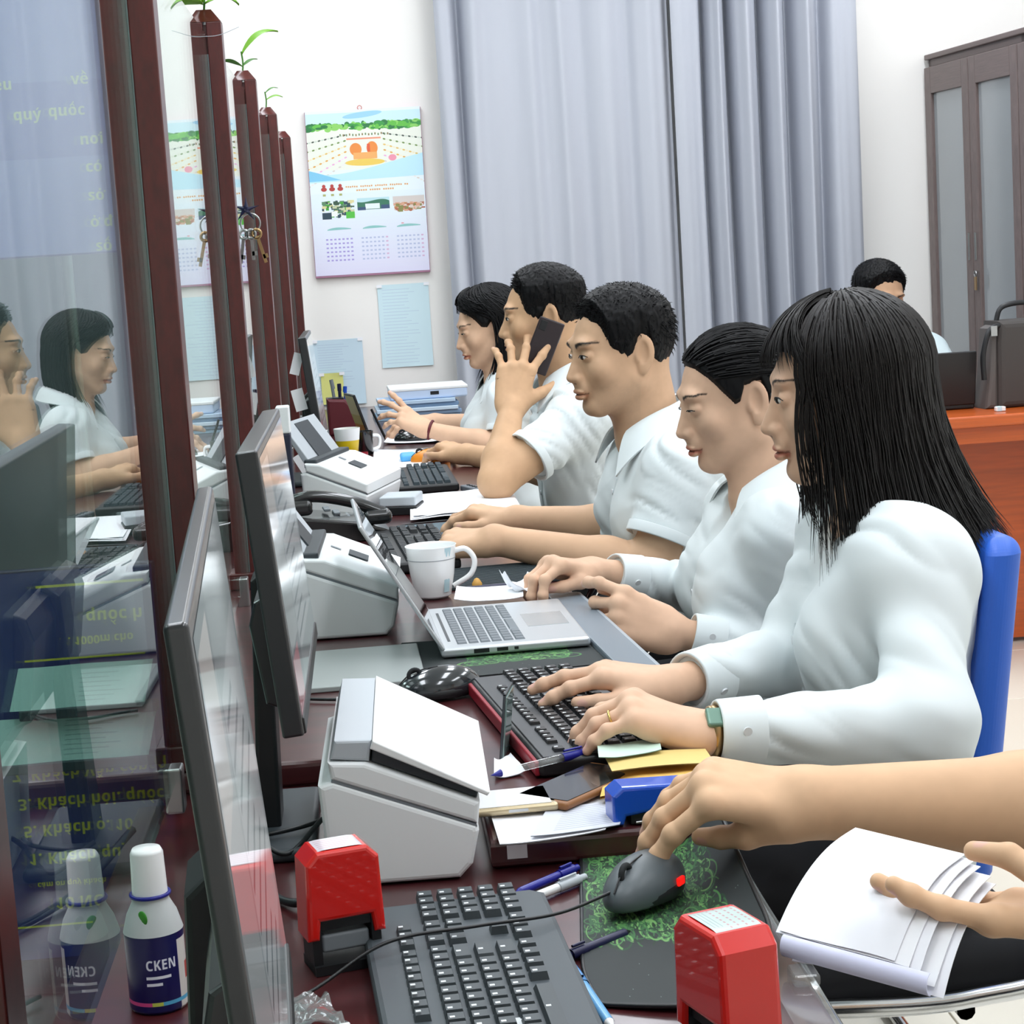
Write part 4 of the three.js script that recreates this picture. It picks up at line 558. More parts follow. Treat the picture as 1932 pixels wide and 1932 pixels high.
// ---------------------------------------------------------------- keys on the glass, leaves on posts
{
  const k = thing('key_bunch', 'bunch of keys hanging on the glass by the second full post', 'keys', [-0.2, 1.42, -3.72]);
  mesh('hook_wire', rod([0, 0.0, 0], [-0.036, 0.005, -0.04], 0.0015), mat.steel, k);
  mesh('ring', new THREE.TorusGeometry(0.018, 0.0018, 8, 24).translate(0, -0.02, 0), mat.steel, k);
  mesh('tassel', [0, 1, 2, 3, 4].map((i) => new THREE.ConeGeometry(0.006, 0.03, 6).rotateZ(i * 1.25).translate(-0.006 + 0.012 * Math.cos(i * 1.25 + 1.5), 0.006 + 0.01 * Math.sin(i * 1.25 + 1.5), 0.002)), mat.navy, k);
  for (const [x, r, m, l] of [[-0.012, -0.18, mat.steel, 0.05], [0.008, 0.25, mat.brass, 0.052], [0.0, 0.02, mat.steel, 0.044]]) { const q = mesh('key', [new THREE.TorusGeometry(0.008, 0.003, 6, 14).translate(0, -0.008, 0), box(0.006, l, 0.002, 0, -0.012 - l / 2, 0), box(0.009, 0.008, 0.002, 0.003, -l, 0)], m, k); q.position.set(x, -0.032, 0.002); q.rotation.z = r; }
  const leaf = (L, W, bend) => surf(10, 4, (u, v) => { const w = W * Math.sin(Math.PI * Math.pow(u, 0.8)) * (v - 0.5); return [u * L, bend * Math.sin(u * Math.PI * 0.8) + Math.abs(v - 0.5) * W * 0.25, w]; });
  const sprig = (label, pos, leaves) => { const s = thing('leaf_sprig', label, 'plant', pos); mesh('stem', tube([[0, 0, 0], [0.002, 0.02, 0], [0.0, 0.045, 0]], 0.0022, 12, 6), mat.leafDark, s); for (const [y, ry, rz, L, W, b, m] of leaves) { const q = mesh('leaf', leaf(L, W, b), m ? mat.leafDark : mat.leaf, s); q.position.y = y; q.rotation.set(0.4, ry, rz, 'YZX'); } return s; };
  sprig('bright green leaves on top of the second post at the picture\'s upper edge', [GX, 1.762, -3.515], [[0.012, 0.1, -0.25, 0.06, 0.03, 0.02], [0.012, 3.0, -0.3, 0.06, 0.032, 0.02], [0.014, -1.5, -0.2, 0.05, 0.03, 0.012], [0.02, 1.6, 0.4, 0.07, 0.03, 0.02, 1], [0.02, -1.2, 0.5, 0.06, 0.026, 0.01], [0.03, 2.3, 0.9, 0.06, 0.025, 0.01, 1]]);
  sprig('light green sprig with one long leaf on the third post', [GX, 1.764, -4.65], [[0.035, 0.15, 0.35, 0.1, 0.034, 0.03], [0.01, 3.05, 0.15, 0.055, 0.022, 0.01, 1], [0.01, 0.3, 0.3, 0.04, 0.016, 0.008, 1]]);
  sprig('small pale leaf tips on the fourth post', [GX, 1.764, -5.785], [[0.02, 0.0, 0.0, 0.05, 0.018, 0.012], [0.04, 0.1, 0.2, 0.04, 0.014, 0.01, 1]]);
  const cw = tag(mesh('spider_thread', tube([[GX - 0.02, 1.72, -3.49], [GX + 0.02, 1.718, -3.485], [GX + 0.06, 1.73, -3.48]], 0.0006, 20, 4), mat.lightGrey), 'fine thread strung across the second post', 'thread');
}
// ---------------------------------------------------------------- customer side of the glass
{
  const flip = (c, t, x, y, size) => { c.save(); c.translate(x, y); c.scale(1, -1); vnText(c, t, 0, 0, size); c.restore(); };
  const PX = 2000, X0 = -0.47, Y1 = 1.0, W = 0.21, H = 0.45;            // board left, top, size
  const t = canvasTex(W * PX, H * PX, (c, w, h) => {
    c.fillStyle = '#34448a'; c.fillRect(0, 0, w, h); c.fillStyle = '#eef04a'; const at = (s, x, y, size) => flip(c, s, (x - X0) * PX, (Y1 - y) * PX - size * 0.7, size);
    at('quốc h', -0.338, 0.937, 40); at('. 1000m cho', -0.36, 0.914, 26);
    at('7. Khách Vẫn còn. q', -0.437, 0.761, 38); at('3. Khách hỏi. quốc', -0.433, 0.727, 38); at('5. Khách ọ. 1000 nn', -0.43, 0.695, 38); at('1. Khách quý. mến', -0.427, 0.662, 38); at('cảm ơn quý khách', -0.42, 0.634, 18); at('10 NC', -0.402, 0.607, 40); c.fillRect(30, (Y1 - 0.59) * PX, w - 60, 5); c.fillRect(120, (Y1 - 0.9) * PX, w - 150, 5); c.fillRect(160, (Y1 - 0.984) * PX, w - 180, 6);
  });
  const b = thing('notice_board', 'navy notice board with yellow upside-down lettering seen through the glass', 'notice board', [X0 + W / 2, 0.5, -2.215]);
  mesh('board', rbox(W + 0.006, H + 0.006, 0.012, 0.003, 0, Y1 - H / 2 - 0.5, 0), mat.navy, b); mesh('print', new THREE.PlaneGeometry(W, H).translate(0, Y1 - H / 2 - 0.5, 0.0065), M(0xffffff, 0.5, { map: t }), b); mesh('foot', rbox(0.2, 0.05, 0.02, 0.003, 0, 0.026, -0.016), mat.darkGrey, b);
  const form = (label, y, h2, w2, dx) => { const f = thing('form_sheet', label, 'form', [X0 + W / 2 + dx, y, -2.195]); const tx = canvasTex(256, 96, (c, w, h) => { c.fillStyle = '#c4f2ec'; c.fillRect(0, 0, w, h); c.fillStyle = 'rgba(70,110,115,0.35)'; for (let i = 0; i < 8; i++) c.fillRect(120 + (i * 31) % 30, 12 + i * 10, 90 - (i * 17) % 40, 2); }); mesh('sheet', sheet2((u, v) => [(u - 0.5) * w2 - 0.012 * (1 - v), v * h2, 0.012 - 0.012 * v + 0.002 * Math.sin(u * 9)], 12, 6, 0.001), M(0xffffff, 0.85, { map: tx }), f); mesh('holder_rail', rbox(w2 + 0.004, 0.012, 0.018, 0.002, 0, -0.006, 0.006), M(0x1d4048, 0.4), f); return f; };
  form('mint green form in the upper rail behind the glass', 0.848, 0.046, 0.15, 0.025); form('larger mint green form in the lower rail behind the glass', 0.787, 0.05, 0.19, 0.004);
  const sh = thing('customer_shelf', 'grey customer-side shelf below the counter glass', 'shelf', [-0.475, 0, 0]); mesh('board', rbox(0.34, 0.025, 6.9, 0.004, 0, 0.487, -4.0), M(0x77807f, 0.5), sh); for (const z of [-1.2, -3.4, -5.6, -7.2]) mesh('bracket', box(0.3, 0.474, 0.03, 0, 0.237, z), mat.darkGrey, sh);
  const t2 = canvasTex(416, 672, (c, w, h) => { c.fillStyle = '#7f88c6'; c.fillRect(0, 0, w, h); c.fillStyle = '#6a72b8'; c.fillRect(0, 240, w, 190); c.fillStyle = '#cfdf8a'; c.font = 'bold 40px sans-serif'; const row = (s, x, y) => vnText(c, s, (x + 0.6) * 1600, (1.78 - y) * 1600 + 14, 40); row('yêu', -0.57, 1.629); row('về', -0.435, 1.632); row('quý', -0.53, 1.581); row('quốc', -0.475, 1.584); row('nơi', -0.43, 1.538); row('có', -0.425, 1.495); row('sở', -0.425, 1.45); row('ở đâ', -0.425, 1.408); row('số', -0.42, 1.37); });
  const b2 = thing('poster_board', 'violet-blue poster with yellow lettering seen through the glass at the upper left', 'poster', [-0.47, 0.0, -3.2]);
  mesh('board', rbox(0.266, 0.426, 0.01, 0.003, 0, 1.57, -0.006), mat.blueDeep, b2); mesh('print', new THREE.PlaneGeometry(0.26, 0.42).translate(0, 1.57, 0.0), M(0xffffff, 0.5, { map: t2 }), b2); mesh('stand_pole', rod([0, 0.5, -0.02], [0, 1.5, -0.02], 0.009), mat.steel, b2); mesh('stand_foot', rbox(0.16, 0.012, 0.1, 0.003, 0, 0.506, -0.02), mat.steel, b2);
}
// ---------------------------------------------------------------- chairs (sitter faces -x)
function chair(label, x, z, turn, m, o = {}) {
  const c = thing('office_chair', label, 'chair', [x, 0, z], turn, 'chrome-framed office chairs');
  mesh('seat', rbox(0.44, 0.07, 0.45, 0.03, 0, 0.44, 0, 4), o.seatMat ?? m, c);
  const bh = o.backH ?? 0.46;
  const back = mesh('backrest', surf(16, 16, () => [0, 0, 0]), m, c);
  back.geometry = (() => { const g = new RoundedBoxGeometry(0.045, bh, o.backW ?? 0.44, 5, 0.02); const p = g.attributes.position; for (let i = 0; i < p.count; i++) { const zz = p.getZ(i), y = p.getY(i); const r = Math.max(0, Math.abs(y) / (bh / 2) - 0.7) / 0.3; p.setZ(i, zz * (1 - 0.16 * r * r)); p.setX(i, p.getX(i) - 0.9 * zz * zz + 0.12 * y); } g.computeVertexNormals(); return g; })();
  back.position.set(o.backX ?? 0.235, 0.52 + bh / 2, 0);
  for (const s of [-1, 1]) {
    mesh('frame', tube([[0.26, 0.62, s * 0.18], [0.235, 0.45, s * 0.235], [0.1, 0.415, s * 0.235], [-0.2, 0.415, s * 0.235], [-0.235, 0.38, s * 0.235], [-0.235, 0.05, s * 0.235], [-0.2, 0.014, s * 0.235], [0.2, 0.014, s * 0.235]], 0.012, 70, 10), mat.chrome, c);
    if (o.arms === false) continue;
    const a = mesh('armrest', tube([[0.235, 0.47, s * 0.24], [0.225, 0.62, s * 0.25], [0.19, 0.655, s * 0.25], [-0.08, 0.645, s * 0.25], [-0.16, 0.6, s * 0.25], [-0.2, 0.43, s * 0.24]], 0.011, 60, 10), mat.chrome, c);
    if (o.pads !== false) mesh('arm_pad', rbox(0.24, 0.025, 0.045, 0.01, 0.06, 0.665, s * 0.25), mat.blackSoft, a);
  }
  for (const [bx, by] of [[0.2, 0.014], [-0.2, 0.4], [0.1, 0.4]]) mesh('cross_bar', rod([bx, by, -0.235], [bx, by, 0.235], 0.0115), mat.chrome, c);
  return c;
}
chair('bright blue office chair behind the nearest long-haired woman', 0.545, -2.41, 0.02, mat.blueChair, { backH: 0.43, pads: false, arms: false, seatMat: mat.fabricBlack, backW: 0.37, backX: 0.19 });
chair('dark office chair of the woman looking down', 0.60, -3.12, 0, mat.fabricBlack, { backH: 0.3 });
chair('dark office chair of the man with the side parting', 0.6, -3.8, 0, mat.fabricBlack, { backH: 0.3 });
chair('black office chair of the man on the phone', 0.55, -4.85, 0, mat.fabricBlack, { backH: 0.36 });
chair('grey office chair of the far woman', 0.36, -6.02, 0.0, mat.fabricGrey, { backH: 0.42 });
// ---------------------------------------------------------------- signed-distance modelling kit for people
const smin = (a, b, k) => { if (k <= 0) return Math.min(a, b); const h = Math.max(k - Math.abs(a - b), 0) / k; return Math.min(a, b) - h * h * k * 0.25; };
const smax = (a, b, k) => -smin(-a, -b, k);
const ellD = (x, y, z, cx, cy, cz, rx, ry, rz) => { const ax = (x - cx) / rx, ay = (y - cy) / ry, az = (z - cz) / rz; const k0 = Math.sqrt(ax * ax + ay * ay + az * az); if (k0 < 1e-6) return -Math.min(rx, ry, rz); const bx = ax / rx, by = ay / ry, bz = az / rz; return k0 * (k0 - 1) / Math.sqrt(bx * bx + by * by + bz * bz); };
const coneD = (x, y, z, ax, ay, az, bx, by, bz, ra, rb) => { const dx = bx - ax, dy = by - ay, dz = bz - az, L = dx * dx + dy * dy + dz * dz; let t = ((x - ax) * dx + (y - ay) * dy + (z - az) * dz) / (L || 1e-9); t = t < 0 ? 0 : t > 1 ? 1 : t; const ex = x - ax - dx * t, ey = y - ay - dy * t, ez = z - az - dz * t; return Math.sqrt(ex * ex + ey * ey + ez * ez) - (ra + (rb - ra) * t); };
function cone(a, b, ra, rb, k = 0.02) { return { k, c: [(a[0] + b[0]) / 2, (a[1] + b[1]) / 2, (a[2] + b[2]) / 2], R: Math.hypot(a[0] - b[0], a[1] - b[1], a[2] - b[2]) / 2 + Math.max(ra, rb), f: (x, y, z) => coneD(x, y, z, a[0], a[1], a[2], b[0], b[1], b[2], ra, rb) }; }
function ell(c, r, k = 0.02) { return { k, c, R: Math.max(...r), f: (x, y, z) => ellD(x, y, z, c[0], c[1], c[2], r[0], r[1], r[2]) }; }
function field(prims, cuts, lo, hi, disp) {
  const near = (p) => { let s = 0; for (let i = 0; i < 3; i++) { const d = Math.max(lo[i] - p.c[i], 0, p.c[i] - hi[i]); s += d * d; } return Math.sqrt(s) < p.R + 0.06; };
  const P = prims.filter(near), C = (cuts ?? []).filter(near);
  return (x, y, z) => { let d = 1; for (const p of P) { const v = p.f(x, y, z); d = smin(d, v, p.k); } if (disp && d < 0.03 && d > -0.03) d += disp(x, y, z); for (const c of C) d = smax(d, -c.f(x, y, z), c.k); return d; };
}
function netMesh(prims, { lo, hi, cell, cuts, exclude = [], color, disp, out }) {
  const f = field(prims, cuts, lo, hi, disp), nx = Math.ceil((hi[0] - lo[0]) / cell), ny = Math.ceil((hi[1] - lo[1]) / cell), nz = Math.ceil((hi[2] - lo[2]) / cell), sx = nx + 1, sy = ny + 1;
  const vals = new Float32Array(sx * sy * (nz + 1)).fill(1), S = 4, thr = 7.5 * cell;
  for (let K = 0; K <= nz; K += S) for (let J = 0; J <= ny; J += S) for (let I = 0; I <= nx; I += S) {
    const c = f(lo[0] + (I + S / 2) * cell, lo[1] + (J + S / 2) * cell, lo[2] + (K + S / 2) * cell), far = Math.abs(c) > thr;
    for (let k = K; k < Math.min(K + S, nz + 1); k++) for (let j = J; j < Math.min(J + S, ny + 1); j++) for (let i = I; i < Math.min(I + S, nx + 1); i++) vals[(k * sy + j) * sx + i] = far ? c : f(lo[0] + i * cell, lo[1] + j * cell, lo[2] + k * cell);
  }
  const id = new Int32Array(nx * ny * nz).fill(-1), pos = out.pos, nor = out.nor, col = out.col, at = (i, j, k) => vals[(k * sy + j) * sx + i];
  const inEx = (x, y, z) => exclude.some((b) => x > b.lo[0] + 1e-4 && x < b.hi[0] - 1e-4 && y > b.lo[1] + 1e-4 && y < b.hi[1] - 1e-4 && z > b.lo[2] + 1e-4 && z < b.hi[2] - 1e-4);
  for (let k = 0; k < nz; k++) for (let j = 0; j < ny; j++) for (let i = 0; i < nx; i++) {
    const v = [at(i, j, k), at(i + 1, j, k), at(i, j + 1, k), at(i + 1, j + 1, k), at(i, j, k + 1), at(i + 1, j, k + 1), at(i, j + 1, k + 1), at(i + 1, j + 1, k + 1)];
    let neg = 0; for (const q of v) if (q < 0) neg++; if (!neg || neg === 8) continue;
    let X = 0, Y = 0, Z = 0, n = 0; const E = (a, b, ax, ay, az, bx, by, bz) => { if ((v[a] < 0) === (v[b] < 0)) return; const t = v[a] / (v[a] - v[b]); X += ax + (bx - ax) * t; Y += ay + (by - ay) * t; Z += az + (bz - az) * t; n++; };
    E(0, 1, 0, 0, 0, 1, 0, 0); E(2, 3, 0, 1, 0, 1, 1, 0); E(4, 5, 0, 0, 1, 1, 0, 1); E(6, 7, 0, 1, 1, 1, 1, 1); E(0, 2, 0, 0, 0, 0, 1, 0); E(1, 3, 1, 0, 0, 1, 1, 0); E(4, 6, 0, 0, 1, 0, 1, 1); E(5, 7, 1, 0, 1, 1, 1, 1); E(0, 4, 0, 0, 0, 0, 0, 1); E(1, 5, 1, 0, 0, 1, 0, 1); E(2, 6, 0, 1, 0, 0, 1, 1); E(3, 7, 1, 1, 0, 1, 1, 1);
    let x = lo[0] + (i + X / n) * cell, y = lo[1] + (j + Y / n) * cell, z = lo[2] + (k + Z / n) * cell;
    const e = cell * 0.4; let gx, gy, gz; const grad = () => { gx = f(x + e, y, z) - f(x - e, y, z); gy = f(x, y + e, z) - f(x, y - e, z); gz = f(x, y, z + e) - f(x, y, z - e); const l = Math.hypot(gx, gy, gz) || 1; gx /= l; gy /= l; gz /= l; };
    grad(); const d = Math.max(-cell * 0.5, Math.min(cell * 0.5, f(x, y, z))); x -= gx * d; y -= gy * d; z -= gz * d;
    id[(k * ny + j) * nx + i] = pos.length / 3; pos.push(x, y, z); nor.push(gx, gy, gz); if (color) col.push(...color(x, y, z, gx, gy, gz));
  }
  const quad = (a, b, c, d, flip) => { if (a < 0 || b < 0 || c < 0 || d < 0) return; if (exclude.length && inEx((pos[a * 3] + pos[c * 3]) / 2, (pos[a * 3 + 1] + pos[c * 3 + 1]) / 2, (pos[a * 3 + 2] + pos[c * 3 + 2]) / 2)) return; flip ? out.idx.push(a, c, b, a, d, c) : out.idx.push(a, b, c, a, c, d); };
  const I = (i, j, k) => id[(k * ny + j) * nx + i];
  for (let k = 0; k < nz; k++) for (let j = 0; j < ny; j++) for (let i = 0; i < nx; i++) {
    const a = at(i, j, k) < 0;
    if (j > 0 && k > 0 && a !== at(i + 1, j, k) < 0) quad(I(i, j - 1, k - 1), I(i, j, k - 1), I(i, j, k), I(i, j - 1, k), !a);
    if (i > 0 && k > 0 && a !== at(i, j + 1, k) < 0) quad(I(i - 1, j, k - 1), I(i - 1, j, k), I(i, j, k), I(i, j, k - 1), !a);
    if (i > 0 && j > 0 && a !== at(i, j, k + 1) < 0) quad(I(i - 1, j - 1, k), I(i, j - 1, k), I(i, j, k), I(i - 1, j, k), !a);
  }
}
const newOut = () => ({ pos: [], nor: [], col: [], idx: [] });
function outGeo(o) { const g = new THREE.BufferGeometry(); g.setAttribute('position', new THREE.Float32BufferAttribute(o.pos, 3)); g.setAttribute('normal', new THREE.Float32BufferAttribute(o.nor, 3)); if (o.col.length) g.setAttribute('color', new THREE.Float32BufferAttribute(o.col, 3)); g.setIndex(o.idx); return g; }
const boundsOf = (prims, pad = 0.02) => { const lo = [9, 9, 9], hi = [-9, -9, -9]; for (const p of prims) for (let i = 0; i < 3; i++) { lo[i] = Math.min(lo[i], p.c[i] - p.R - pad); hi[i] = Math.max(hi[i], p.c[i] + p.R + pad); } return { lo, hi }; };

// ---- a hand: W wrist, K middle knuckle, N back-of-hand direction, side +1 / -1 gives the thumb side
function handPrims(h, s) {
  const F = norm3(sub3(h.K, h.W)); let N = h.N; N = norm3(add3(N, F, -dot3(N, F))); const T0 = cross3(F, N), T = h.right ? [-T0[0], -T0[1], -T0[2]] : T0;      // thumb side of a left hand with its back up
  const at = (f, t, n) => add3(add3(add3(h.W, F, f * s), T, t * s), N, n * s);
  const P = [], nails = [], tips = [], pips = [];
  const mcp = [[0.090, 0.026, 0.001], [0.094, 0.005, 0.004], [0.088, -0.016, 0.001], [0.079, -0.034, -0.005]], Ls = [[0.044, 0.026, 0.020], [0.049, 0.03, 0.021], [0.046, 0.028, 0.021], [0.035, 0.021, 0.018]], rs = [0.0098, 0.0098, 0.0092, 0.0082];
  mcp.forEach(([f, t, n], i) => {
    const m = at(f, t, n); P.push(cone(at(0.0, t * 0.55, -0.002), m, 0.0165 * s, 0.0125 * s, 0.014));
    P.push(ell(add3(m, N, 0.001 * s), [0.0108 * s, 0.0108 * s, 0.0108 * s], 0.008));
    let ang = 0, p = m; const sp = h.spread?.[i] ?? [0.1, 0.02, -0.06, -0.14][i];
    for (let j = 0; j < 3; j++) {
      ang += h.curl[i][j]; const c = Math.cos(ang), si = Math.sin(ang); let D = [0, 1, 2].map((q) => F[q] * c * Math.cos(sp) - N[q] * si + T[q] * Math.sin(sp) * (j ? 0.8 : 1)); D = norm3(D);
      const q = add3(p, D, Ls[i][j] * s * (j === 2 ? 0.8 : 1)), r0 = rs[i] * s * [1, 0.92, 0.84][j], r1 = rs[i] * s * [0.93, 0.86, 0.72][j];
      P.push(cone(p, q, r0, r1, j ? 0.004 : 0.007)); if (j === 0) pips.push(q); if (j < 2) P.push(ell(q, [r1 * 1.06, r1 * 1.06, r1 * 1.06], 0.004));
      if (j === 2) { const nd = norm3(cross3(h.right ? T : [-T[0], -T[1], -T[2]], D)); const nn = dot3(nd, [0, 1, 2].map((w) => N[w] * Math.cos(ang) + F[w] * si)) < 0 ? [-nd[0], -nd[1], -nd[2]] : nd; nails.push([add3(add3(p, D, Ls[i][j] * s * 0.62), nn, r1 * 0.9), nn]); tips.push(q); }
      p = q;
    }
  });
  P.push(cone(at(0.012, 0.006, -0.008), at(0.075, -0.006, -0.01), 0.018 * s, 0.0135 * s, 0.014)); P.push(cone(at(0.012, -0.022, -0.008), at(0.062, -0.033, -0.008), 0.0145 * s, 0.011 * s, 0.014));
  const th = h.thumb ?? [[0.02, 0.02, -0.008], [0.052, 0.044, -0.014], [0.082, 0.056, -0.018], [0.104, 0.06, -0.02]]; const tp = th.map((q) => at(...q));
  P.push(cone(tp[0], tp[1], 0.0185 * s, 0.0125 * s, 0.016)); P.push(cone(tp[1], tp[2], 0.0118 * s, 0.0104 * s, 0.006)); P.push(cone(tp[2], tp[3], 0.0104 * s, 0.0082 * s, 0.004));
  const td = norm3(sub3(tp[3], tp[2])), tn = norm3(add3(h.thumbNail ?? T, td, -dot3(h.thumbNail ?? T, td))); nails.push([add3(mix3(tp[2], tp[3], 0.75), tn, 0.0085 * s), tn]); tips.push(tp[3]);
  const fingers = { mcp: mcp.map((q) => at(...q)), tips, pips, T, N, F, at };
  return { P, nails, fingers };
}

// ---- head shape in its own frame: +z forward, +y up, eyes at y = 0
function headD(x0, y, z, o) {
  const x = Math.abs(x0), m = o.male ? 1 : 0;
  let d = ellD(x, y, z, 0, 0.022, -0.005, 0.0755, 0.0805, 0.0905);
  d = smin(d, ellD(x, y, z, 0, -0.034, 0.028, 0.0595 + 0.004 * m, 0.079, 0.0605), 0.032);
  d = smin(d, coneD(x, y, z, 0.047 + 0.004 * m, -0.060, 0.002, 0.014 + 0.004 * m, -0.1, 0.064, 0.0205, 0.0165), 0.026);
  d = smin(d, ellD(x, y, z, 0, -0.099, 0.0685, 0.018 + 0.003 * m, 0.016, 0.019), 0.014);
  d = smin(d, ellD(x, y, z, 0.043, -0.030, 0.0615, 0.021, 0.021, 0.018), 0.022);
  d = smin(d, ellD(x, y, z, 0.024, 0.0185, 0.0815 + 0.002 * m, 0.025, 0.009, 0.0105), 0.016);
  d = smax(d, -ellD(x, y, z, 0.032, -0.001, 0.1005, 0.0175, 0.011, 0.0135), 0.012);
  d = smin(d, ellD(x, y, z, 0.032, -0.0025, 0.0795, 0.0158, 0.0108, 0.0106), 0.005);
  const nl = o.nose ?? 1;
  d = smin(d, coneD(x, y, z, 0, 0.004, 0.0842, 0, -0.0395, 0.1035 + 0.002 * nl, 0.0066, 0.009), 0.012);
  d = smin(d, ellD(x, y, z, 0, -0.036, 0.092, 0.0125, 0.018, 0.012), 0.008);
  d = smin(d, ellD(x, y, z, 0.0112, -0.0425, 0.0955, 0.0078, 0.0068, 0.0085), 0.007);
  d = smin(d, ellD(x, y, z, 0, -0.060, 0.0885, 0.023, 0.017, 0.0105), 0.012);
  d = smin(d, ellD(x, y, z, 0, -0.0665, 0.0945, 0.0205, 0.0052, 0.008), 0.003);
  d = smin(d, ellD(x, y, z, 0, -0.0770, 0.0925, 0.0175, 0.0062, 0.0088), 0.003);
  d = smax(d, -ellD(x, y, z, 0, -0.0716, 0.106, 0.023, 0.0012, 0.011), 0.002);
  if (x > 0.045) { // ear
    const ca = 0.88, sa = 0.47, ex = x - 0.0765, ez = z + 0.012; const u = ex * ca + ez * sa, w = -ex * sa + ez * ca, yy = y + 0.012 + 0.15 * w;
    let e = ellD(u, yy, w, 0.001, 0.004, 0, 0.0055, 0.0315, 0.0185); e = smin(e, ellD(u, yy, w, 0.001, -0.026, 0.005, 0.005, 0.011, 0.009), 0.008); e = smax(e, -ellD(u, yy, w, 0.0095, 0.006, 0.002, 0.0098, 0.0225, 0.0118), 0.003); e = smin(e, ellD(u, yy, w, 0.002, -0.002, 0.014, 0.004, 0.008, 0.004), 0.004);
    d = smin(d, e, 0.005);
  }
  return d;
}
const skinLin = { f: [0.70, 0.45, 0.31], m: [0.625, 0.395, 0.25] };
function makeSkin() { return new THREE.MeshPhysicalMaterial({ color: 0xffffff, vertexColors: true, roughness: 0.52, specularIntensity: 0.4, sheen: 0.15, sheenColor: new THREE.Color(0xffc8a8), sheenRoughness: 0.5 }); }
mat.skin = makeSkin();
mat.shirt = M(0xe0e8ea, 0.82, { sheen: 0.2, sheenColor: new THREE.Color(0xffffff), sheenRoughness: 0.6 });
mat.shirtBlue = M(0xd5e6ea, 0.82); mat.trousers = M(0x12141a, 0.88); mat.shoe = M(0x0d0d0e, 0.35); mat.iris = M(0x1a0f0a, 0.15); mat.sclera = M(0xdcd6d0, 0.3); mat.lash = M(0x0c0a0a, 0.6); mat.button = M(0xdfe3e6, 0.3);
mat.hair = M(0x09090b, 0.5, { specularIntensity: 0.35 }); mat.hairBrown = M(0x120e0d, 0.46, { specularIntensity: 0.7 });

